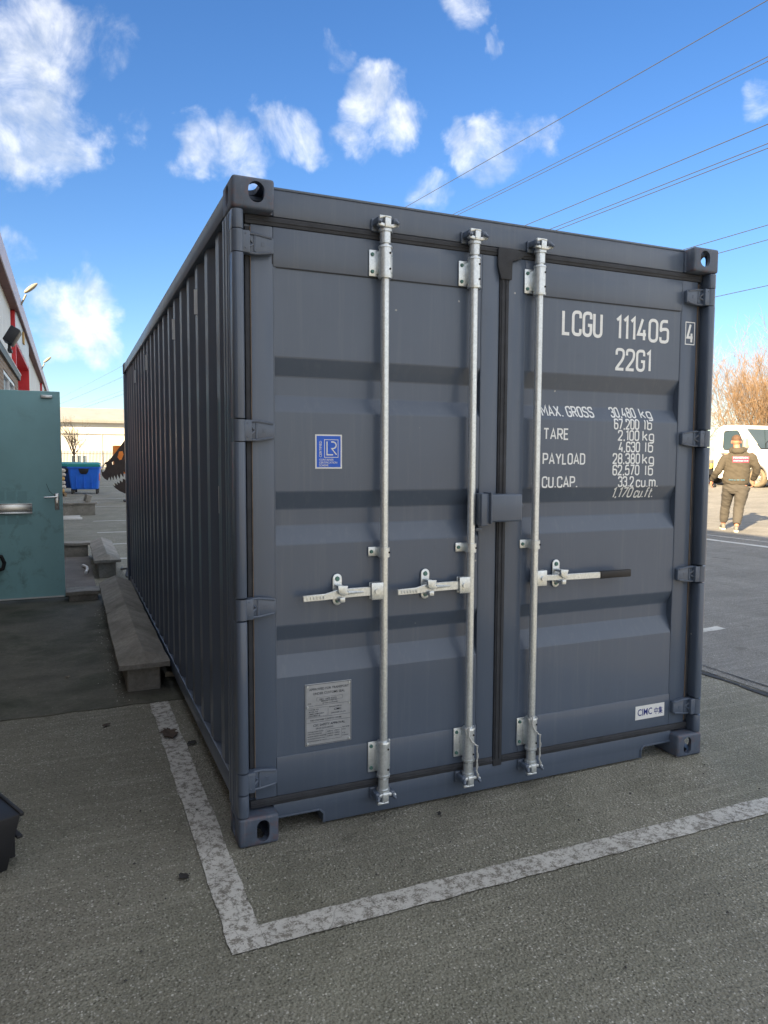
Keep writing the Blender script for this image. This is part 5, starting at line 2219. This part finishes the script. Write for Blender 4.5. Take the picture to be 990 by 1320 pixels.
# windscreen and its dark surround
ws0, ws1 = (1.28, 2.14), (2.02, 1.415)
nrm = Vector((0, -(2.18 - 1.36), (2.08 - 1.25))).normalized()
for nm, grow, off, mt in (('windscreen_surround', .05, .006, M['black']), ('windscreen', 0.0, .012, VGLASS)):
    s = MB()
    i0, i1 = inset(ws0[1]) + .10 - grow, inset(ws1[1]) + .06 - grow
    n_ = 8
    top, bot = [], []
    for k in range(n_ + 1):
        f = k / n_
        for lst, (ss, zz), ii, g_ in ((top, ws0, i0, -grow), (bot, ws1, i1, grow)):
            d = Vector((0, -(.70), -.69)).normalized()
            p = Vector((VX + ii + (VW - 2 * ii) * f, sy(ss), zz)) + d * g_ + nrm * off
            lst.append(s.bm.verts.new(p))
    for k in range(n_):
        s.bm.faces.new((top[k], top[k + 1], bot[k + 1], bot[k]))
    vpart(s, nm, mt, 0, cabo)
s = MB()
s.tube([(VX + .3, sy(2.06), 1.40), (VX + .55, sy(1.85), 1.63), (VX + .9, sy(1.72), 1.76)], .012, 6)
vpart(s, 'wiper', M['black'], 0, cabo)
# mirror
s = MB()
s.box(VX - .24, VX - .06, sy(1.62), sy(1.48), 1.42, 1.80, .05, 3)
s.box(VX - .08, VX + .05, sy(1.58), sy(1.52), 1.47, 1.55, .01)
vpart(s, 'wing_mirror', simple('mirror_shell', (.30, .28, .24), .5, 0, .1, 6), 40, cabo)
# bumper, grille, headlights
vpart(MB().box(VX - .01, VX + VW + .01, sy(2.93), sy(2.60), .32, .62, .04, 3), 'bumper', GREYP, 40, cabo)
vpart(MB().box(VX + .5, VX + VW - .5, sy(2.87), sy(2.80), .74, .92, .01), 'grille', M['black'], 40, cabo)
for xx in (VX + .04, VX + VW - .44):
    vpart(MB().box(xx, xx + .40, sy(2.86), sy(2.62), .74, 1.0, .04, 3), 'headlight', simple('headlight_glass', (.6, .62, .64), .15, .2, .05, 8), 40, cabo)
# wheel arch lip
s = MB()
pts = [(VX - .012, sy(1.93 + .47 * math.cos(t)), .36 + .47 * math.sin(t)) for t in [math.pi * (.02 + .96 * k / 12) for k in range(13)]]
s.tube(pts, .03, 6)
vpart(s, 'wheel_arch', GREYP, 40, cabo)


def wheel(ss, xc, outer):
    w_ = MB()
    c = Vector((xc, sy(ss), .35))
    rr = [(.20, .10), (.30, .12), (.335, .10), (.35, .06), (.35, -.06), (.335, -.10), (.30, -.12), (.20, -.10)]
    rings = []
    for r_, dx in rr:
        rings.append([c + Vector((dx * outer, r_ * math.cos(2 * math.pi * k / 28), r_ * math.sin(2 * math.pi * k / 28))) for k in range(28)])
    w_.loft(rings, cap=False)
    wo_ = vpart(w_, 'wheel', TYRE_D, 40)
    r = MB()
    rg = []
    for r_, dx in ((.215, .095), (.20, .10), (.185, .075), (.12, .05), (.10, .085), (.055, .095), (.001, .097)):
        rg.append([c + Vector((dx * outer, r_ * math.cos(2 * math.pi * k / 28), r_ * math.sin(2 * math.pi * k / 28))) for k in range(28)])
    r.loft(rg, cap=False)
    vpart(r, 'rim', RIM, 40, wo_)
    h = MB()
    for k in range(10):
        a = 2 * math.pi * k / 10
        p = c + Vector((.068 * outer, .155 * math.cos(a), .155 * math.sin(a)))
        h.cyl(p, p + Vector((.004 * outer, 0, 0)), .018, seg=8)
    hb = vpart(h, 'rim_hole', M['black'], 0, wo_)
    hb['kind'] = 'stuff'


for ss in (1.93, -1.55):
    wheel(ss, VX + .13, -1)
    wheel(ss, VX + VW - .13, 1)
vpart(MB().box(VX + .25, VX + VW - .25, Y_R - 1.9, Y_R + 3.0, .42, .62), 'chassis', M['black'], 0)
s = MB()
s.box(VX - .02, VX + VW + .02, Y_R + .08, Y_R + 3.1, .86, .98, .005)
vpart(s, 'load_bed', GREYP, 30)
vpart(MB().box(VX - .02, VX, Y_R + .09, Y_R + 3.09, .985, 1.35, .004, 1), 'dropside', simple('alloy_dropside', (.5, .5, .5), .4, .5, .1, 3), 30)
vpart(MB().box(VX + VW, VX + VW + .02, Y_R + .09, Y_R + 3.09, .985, 1.35, .004, 1), 'dropside', M['galv'], 30)
vpart(MB().box(VX + .1, VX + .25, Y_R + 3.11, Y_R + 3.15, .72, .82), 'tail_light', REDST, 0)

# ------------------------------------------------------------------ the person walking away
per = empty('person', (10.72, 7.02, gz(10.72) + .004), RAD(-47), 'person in dark olive hoodie and grey trousers walking away past the container', 'person')


def fabric(name, col, var=.12):
    return simple(name, col, .9, 0, var, 9, .25, 120)


HOODIE = fabric('olive_hoodie', (.058, .051, .041))
TROUS = fabric('grey_trousers', (.06, .056, .052))
SKIN = simple('skin', (.44, .20, .135), .55, 0, .08, 20)
HAIR = simple('brown_hair', (.085, .048, .03), .8, 0, .35, 40)
SHOE = simple('grey_trainer', (.11, .11, .105), .6, 0, .2, 20)
SOLE = simple('pale_sole', (.55, .55, .5), .6, 0, .1, 20)

SH_L, SH_R = Vector((-.17, .17, 1.45)), Vector((.215, .15, 1.455))
EL_L, EL_R = Vector((-.325, .10, 1.12)), Vector((.325, .20, 1.15))
WR_L, WR_R = Vector((-.415, .24, .945)), Vector((.295, .36, .955))
HIP_L, HIP_R = Vector((-.115, .17, .87)), Vector((.105, .15, .87))
KN_L, KN_R = Vector((-.165, .34, .475)), Vector((.055, .13, .475))
AN_L, AN_R = Vector((-.195, .42, .10)), Vector((.02, -.02, .10))


def curve(pts, n=5):
    out = []
    P = [Vector(p) for p in pts]
    for i in range(len(P) - 1):
        p0, p1, p2, p3 = P[max(i - 1, 0)], P[i], P[i + 1], P[min(i + 2, len(P) - 1)]
        for k in range(n):
            t = k / n
            out.append(.5 * ((2 * p1) + (p2 - p0) * t + (2 * p0 - 5 * p1 + 4 * p2 - p3) * t * t + (3 * p1 - p0 - 3 * p2 + p3) * t ** 3))
    out.append(P[-1])
    return out


def limb(mb, pts, rad, n=5, seg=14):
    c = curve(pts, n)
    m = len(pts) - 1
    rr = []
    for i in range(len(c)):
        t = i / n
        k = min(int(t), m - 1)
        rr.append(rad[k] + (rad[k + 1] - rad[k]) * (t - k))
    mb.tube(c, rr, seg)


def ering(cx, cy, z, rx, ry, n=24, tilt=0.0):
    return [(cx + rx * math.cos(2 * math.pi * k / n), cy + ry * math.sin(2 * math.pi * k / n), z + tilt * math.sin(2 * math.pi * k / n)) for k in range(n)]


# body: head, neck, trunk, limbs and hands in one skin
b = MB()
b.loft([ering(0, .17, .84, .15, .10), ering(0, .17, 1.0, .15, .10), ering(.01, .16, 1.2, .16, .10), ering(.02, .15, 1.38, .175, .105), ering(.02, .155, 1.46, .14, .085), ering(0, .17, 1.51, .065, .065), ering(-.02, .185, 1.57, .056, .06), ering(-.025, .2, 1.62, .055, .06)])
HC = Vector((-.03, .215, 1.675))
b.ball(HC + Vector((0, -.01, .012)), .078, .098, .10, 20, 14)
b.ball(HC + Vector((0, .03, -.045)), .058, .065, .07, 16, 12)
b.ball(HC + Vector((0, .098, -.005)), .012, .018, .022, 8, 8)
b.ball(HC + Vector((0, .082, -.055)), .024, .012, .008, 8, 6)
for sx_ in (-1, 1):
    b.ball(HC + Vector((sx_ * .080, -.005, -.012)), .012, .022, .033, 8, 8)
    b.ball(HC + Vector((sx_ * .03, .082, .012)), .014, .008, .009, 8, 6)
limb(b, [SH_L, EL_L, WR_L], [.05, .042, .03])
limb(b, [SH_R, EL_R, WR_R], [.05, .042, .03])
limb(b, [HIP_L, KN_L, AN_L], [.08, .055, .04])
limb(b, [HIP_R, KN_R, AN_R], [.08, .055, .04])
for wr, dirv, inn in ((WR_L, Vector((-.16, .25, -.95)).normalized(), 1), (WR_R, Vector((-.05, .35, -.93)).normalized(), -1)):
    side_v = Vector((0, 1, .25)).normalized()
    palm = wr + dirv * .055
    b.tube([wr, wr + dirv * .03, palm, wr + dirv * .09], [(.026, .02), (.036, .018), (.042, .018), (.036, .016)], 10)
    curl = Vector((inn, 0, 0)) * .035
    for k in range(4):
        base = wr + dirv * .085 + side_v * (.026 - .018 * k)
        ln = (.062, .072, .066, .05)[k]
        b.tube([base, base + dirv * ln * .5 + curl * .25, base + dirv * ln * .85 + curl * .75, base + dirv * ln * .9 + curl * 1.2], [.0095, .009, .0085, .007], 8)
    tb = wr + dirv * .03 + side_v * .03
    b.tube([tb, tb + dirv * .03 + side_v * .018 + curl * .4, tb + dirv * .055 + side_v * .012 + curl * .9], [.012, .010, .008], 8)
me = remeshed(b.mesh('body'), .0075, 3, .5)
finish('body', me, SKIN, per, 60)


def wrinkle(me, amp, sc, seed):
    me.calc_loop_triangles()
    nn = [v.normal.copy() for v in me.vertices]
    for v, n_ in zip(me.vertices, nn):
        q = Vector((v.co.x * sc, v.co.y * sc, v.co.z * sc * 1.9 + v.co.x * sc * .8 + seed))
        v.co += n_ * amp * (noise.noise(q) + .5 * noise.noise(q * 2.3))


# hoodie: trunk, sleeves and hood lying on the shoulders
b = MB()
b.loft([ering(-.018, .175, .875, .205, .145), ering(-.018, .175, .90, .225, .155), ering(-.015, .17, .96, .238, .165), ering(-.008, .165, 1.08, .228, .155), ering(.005, .16, 1.22, .222, .148), ering(.018, .155, 1.34, .222, .142), ering(.022, .155, 1.42, .205, .125), ering(.018, .16, 1.475, .15, .105), ering(0, .17, 1.515, .088, .085), ering(-.01, .175, 1.535, .08, .08)])
limb(b, [SH_L + Vector((.04, 0, -.045)), SH_L + Vector((-.045, -.01, -.11)), EL_L, WR_L + Vector((.01, -.02, .04)), WR_L + Vector((0, 0, -.005))], [.075, .082, .070, .055, .046], 6, 16)
limb(b, [SH_R + Vector((-.04, 0, -.045)), SH_R + Vector((.038, -.005, -.11)), EL_R, WR_R + Vector((0, -.02, .04)), WR_R + Vector((0, 0, -.005))], [.075, .082, .071, .055, .046], 6, 16)
me = remeshed(b.mesh('hoodie'), .011, 5, .5)
wrinkle(me, .011, 8, 3.0)
hd = finish('hoodie', me, HOODIE, per, 60)
b = MB()
ring_pts = [(.0 + .115 * math.sin(a), .155 - .085 * math.cos(a), 1.515 + .03 * math.cos(a) * -1) for a in [math.pi * (-.78 + 1.56 * k / 14) for k in range(15)]]
b.tube(ring_pts, [(.038, .05)] * 15, 12)
b.loft([ering(.0, .06, 1.44, .075, .03), ering(.0, .052, 1.48, .105, .045), ering(0, .065, 1.525, .105, .05), ering(0, .08, 1.555, .08, .035)])
me = remeshed(b.mesh('hood'), .010, 4, .5)
wrinkle(me, .006, 14, 9.0)
finish('hood', me, HOODIE, hd, 60)
# back print: two pale-on-pink lines, and a small blue line near the hem
PINK = simple('pink_print', (.55, .03, .11), .7, 0, .08, 30)
PWHITE = simple('white_print', (.8, .75, .76), .7, 0, .05, 30)
PBLUE = simple('blue_print', (.10, .35, .55), .7, 0, .08, 30)


def back_y(mesh_o, x, z):
    hit, loc, n_, i = mesh_o.ray_cast(Vector((x, -1, z)), Vector((0, 1, 0)))
    return loc.y if hit else .0


bpy.context.view_layer.update()


def back_patch(x0, x1, z0, z1, mat, name, off=.004):
    s = MB()
    nx, nz = 12, 5
    g_ = [[s.bm.verts.new((x0 + (x1 - x0) * i / nx, back_y(hd, x0 + (x1 - x0) * i / nx, z0 + (z1 - z0) * j / nz) - off, z0 + (z1 - z0) * j / nz)) for j in range(nz + 1)] for i in range(nx + 1)]
    for i in range(nx):
        for j in range(nz):
            s.bm.faces.new((g_[i][j], g_[i + 1][j], g_[i + 1][j + 1], g_[i][j + 1]))
    o = s.build(name, mat, hd, 60)
    return o


def back_text(txt, x0, z0, h, width, mat):
    o = font_text('back_lettering', txt, 0, 0, 0, h / .7, mat, None, bold=-.004)
    wd = max(v.co.x for v in o.data.vertices) - min(v.co.x for v in o.data.vertices)
    for v in o.data.vertices:
        v.co.x = x0 + v.co.x * width / wd
        v.co.z += z0
        v.co.y = back_y(hd, v.co.x, v.co.z) - .008
    o.parent = hd
    return o


back_patch(-.085, .185, 1.352, 1.395, PINK, 'back_print')
back_patch(-.085, .185, 1.288, 1.342, PINK, 'back_print')
back_text('MAVERICK', -.078, 1.358, .030, .255, PWHITE)
back_text('CONTAINER SALES', -.078, 1.305, .018, .255, PWHITE)
back_text('find us on web', -.14, .955, .022, .27, PBLUE)
# trousers
b = MB()
b.loft([ering(-.01, .17, .70, .13, .11), ering(-.012, .17, .76, .19, .14), ering(-.012, .17, .84, .205, .145), ering(-.015, .172, .93, .185, .13)])
limb(b, [HIP_L + Vector((0, 0, -.03)), HIP_L.lerp(KN_L, .5), KN_L, KN_L.lerp(AN_L, .55), AN_L + Vector((0, -.01, .045))], [.125, .108, .088, .082, .062], 6, 16)
limb(b, [HIP_R + Vector((0, 0, -.03)), HIP_R.lerp(KN_R, .5), KN_R, KN_R.lerp(AN_R, .55), AN_R + Vector((0, -.005, .045))], [.135, .115, .092, .085, .064], 6, 16)
me = remeshed(b.mesh('trousers'), .011, 4, .5)
wrinkle(me, .009, 10, 1.0)
finish('trousers', me, TROUS, per, 60)
# hair: short crop over crown and back of the head
b = MB()
b.ball(HC + Vector((0, -.014, .028)), .087, .102, .096, 20, 14)
me = remeshed(b.mesh('hair'), .007, 1, .3)
bm2 = bmesh.new()
bm2.from_mesh(me)
bmesh.ops.delete(bm2, geom=[v for v in bm2.verts if (v.co.z < HC.z + .045 + .30 * (v.co.y - HC.y) + .012 * noise.noise(v.co * 30)) or v.co.y > HC.y + .085], context='VERTS')
for v in bm2.verts:
    v.co += v.normal * (.006 * noise.noise(v.co * 60))
bm2.to_mesh(me)
bm2.free()
finish('hair', me, HAIR, per, 60)
# shoes
for an, yaw, pitch in ((AN_L, .12, 0.0), (AN_R, -.05, 0.0)):
    sh = MB()
    rg = []
    for y_, w_, h_ in ((-.085, .028, .075), (-.07, .038, .095), (-.02, .042, .10), (.04, .043, .085), (.10, .048, .06), (.15, .045, .045), (.18, .03, .03)):
        rg.append([(w_ * math.cos(t), y_, .028 + h_ * .5 + h_ * .5 * math.sin(t)) for t in [2 * math.pi * k / 14 for k in range(14)]])
    sh.loft(rg)
    o = sh.build('shoe', SHOE, per, 60)
    o.location = (an.x, an.y + .02, 0)
    o.rotation_euler = (0, 0, yaw)
    so = MB()
    out = [(.030, -.085), (.042, -.05), (.044, .04), (.050, .10), (.044, .16), (.02, .19), (-.02, .19), (-.044, .16), (-.050, .10), (-.044, .04), (-.042, -.05), (-.030, -.085)]
    so.prism(out, 'z', .0, .032, .004)
    so.build('sole', SOLE, o, 40)
# dark glove held in the hand further from the lorry wheel
g = MB()
g.ball((0, 0, 0), .05, .07, .035, 14, 10)
me = g.mesh('glove')
o = finish('work_glove', me, M['black'], None, 60)
R_p = Matrix.Rotation(RAD(-47), 4, 'Z')
o.location = Vector(per.location) + R_p @ (WR_L + Vector((.03, .05, -.10)))
o.rotation_euler = (.2, .3, RAD(-47))
tag(o, 'black work glove held in the left hand of the walking person', 'glove')
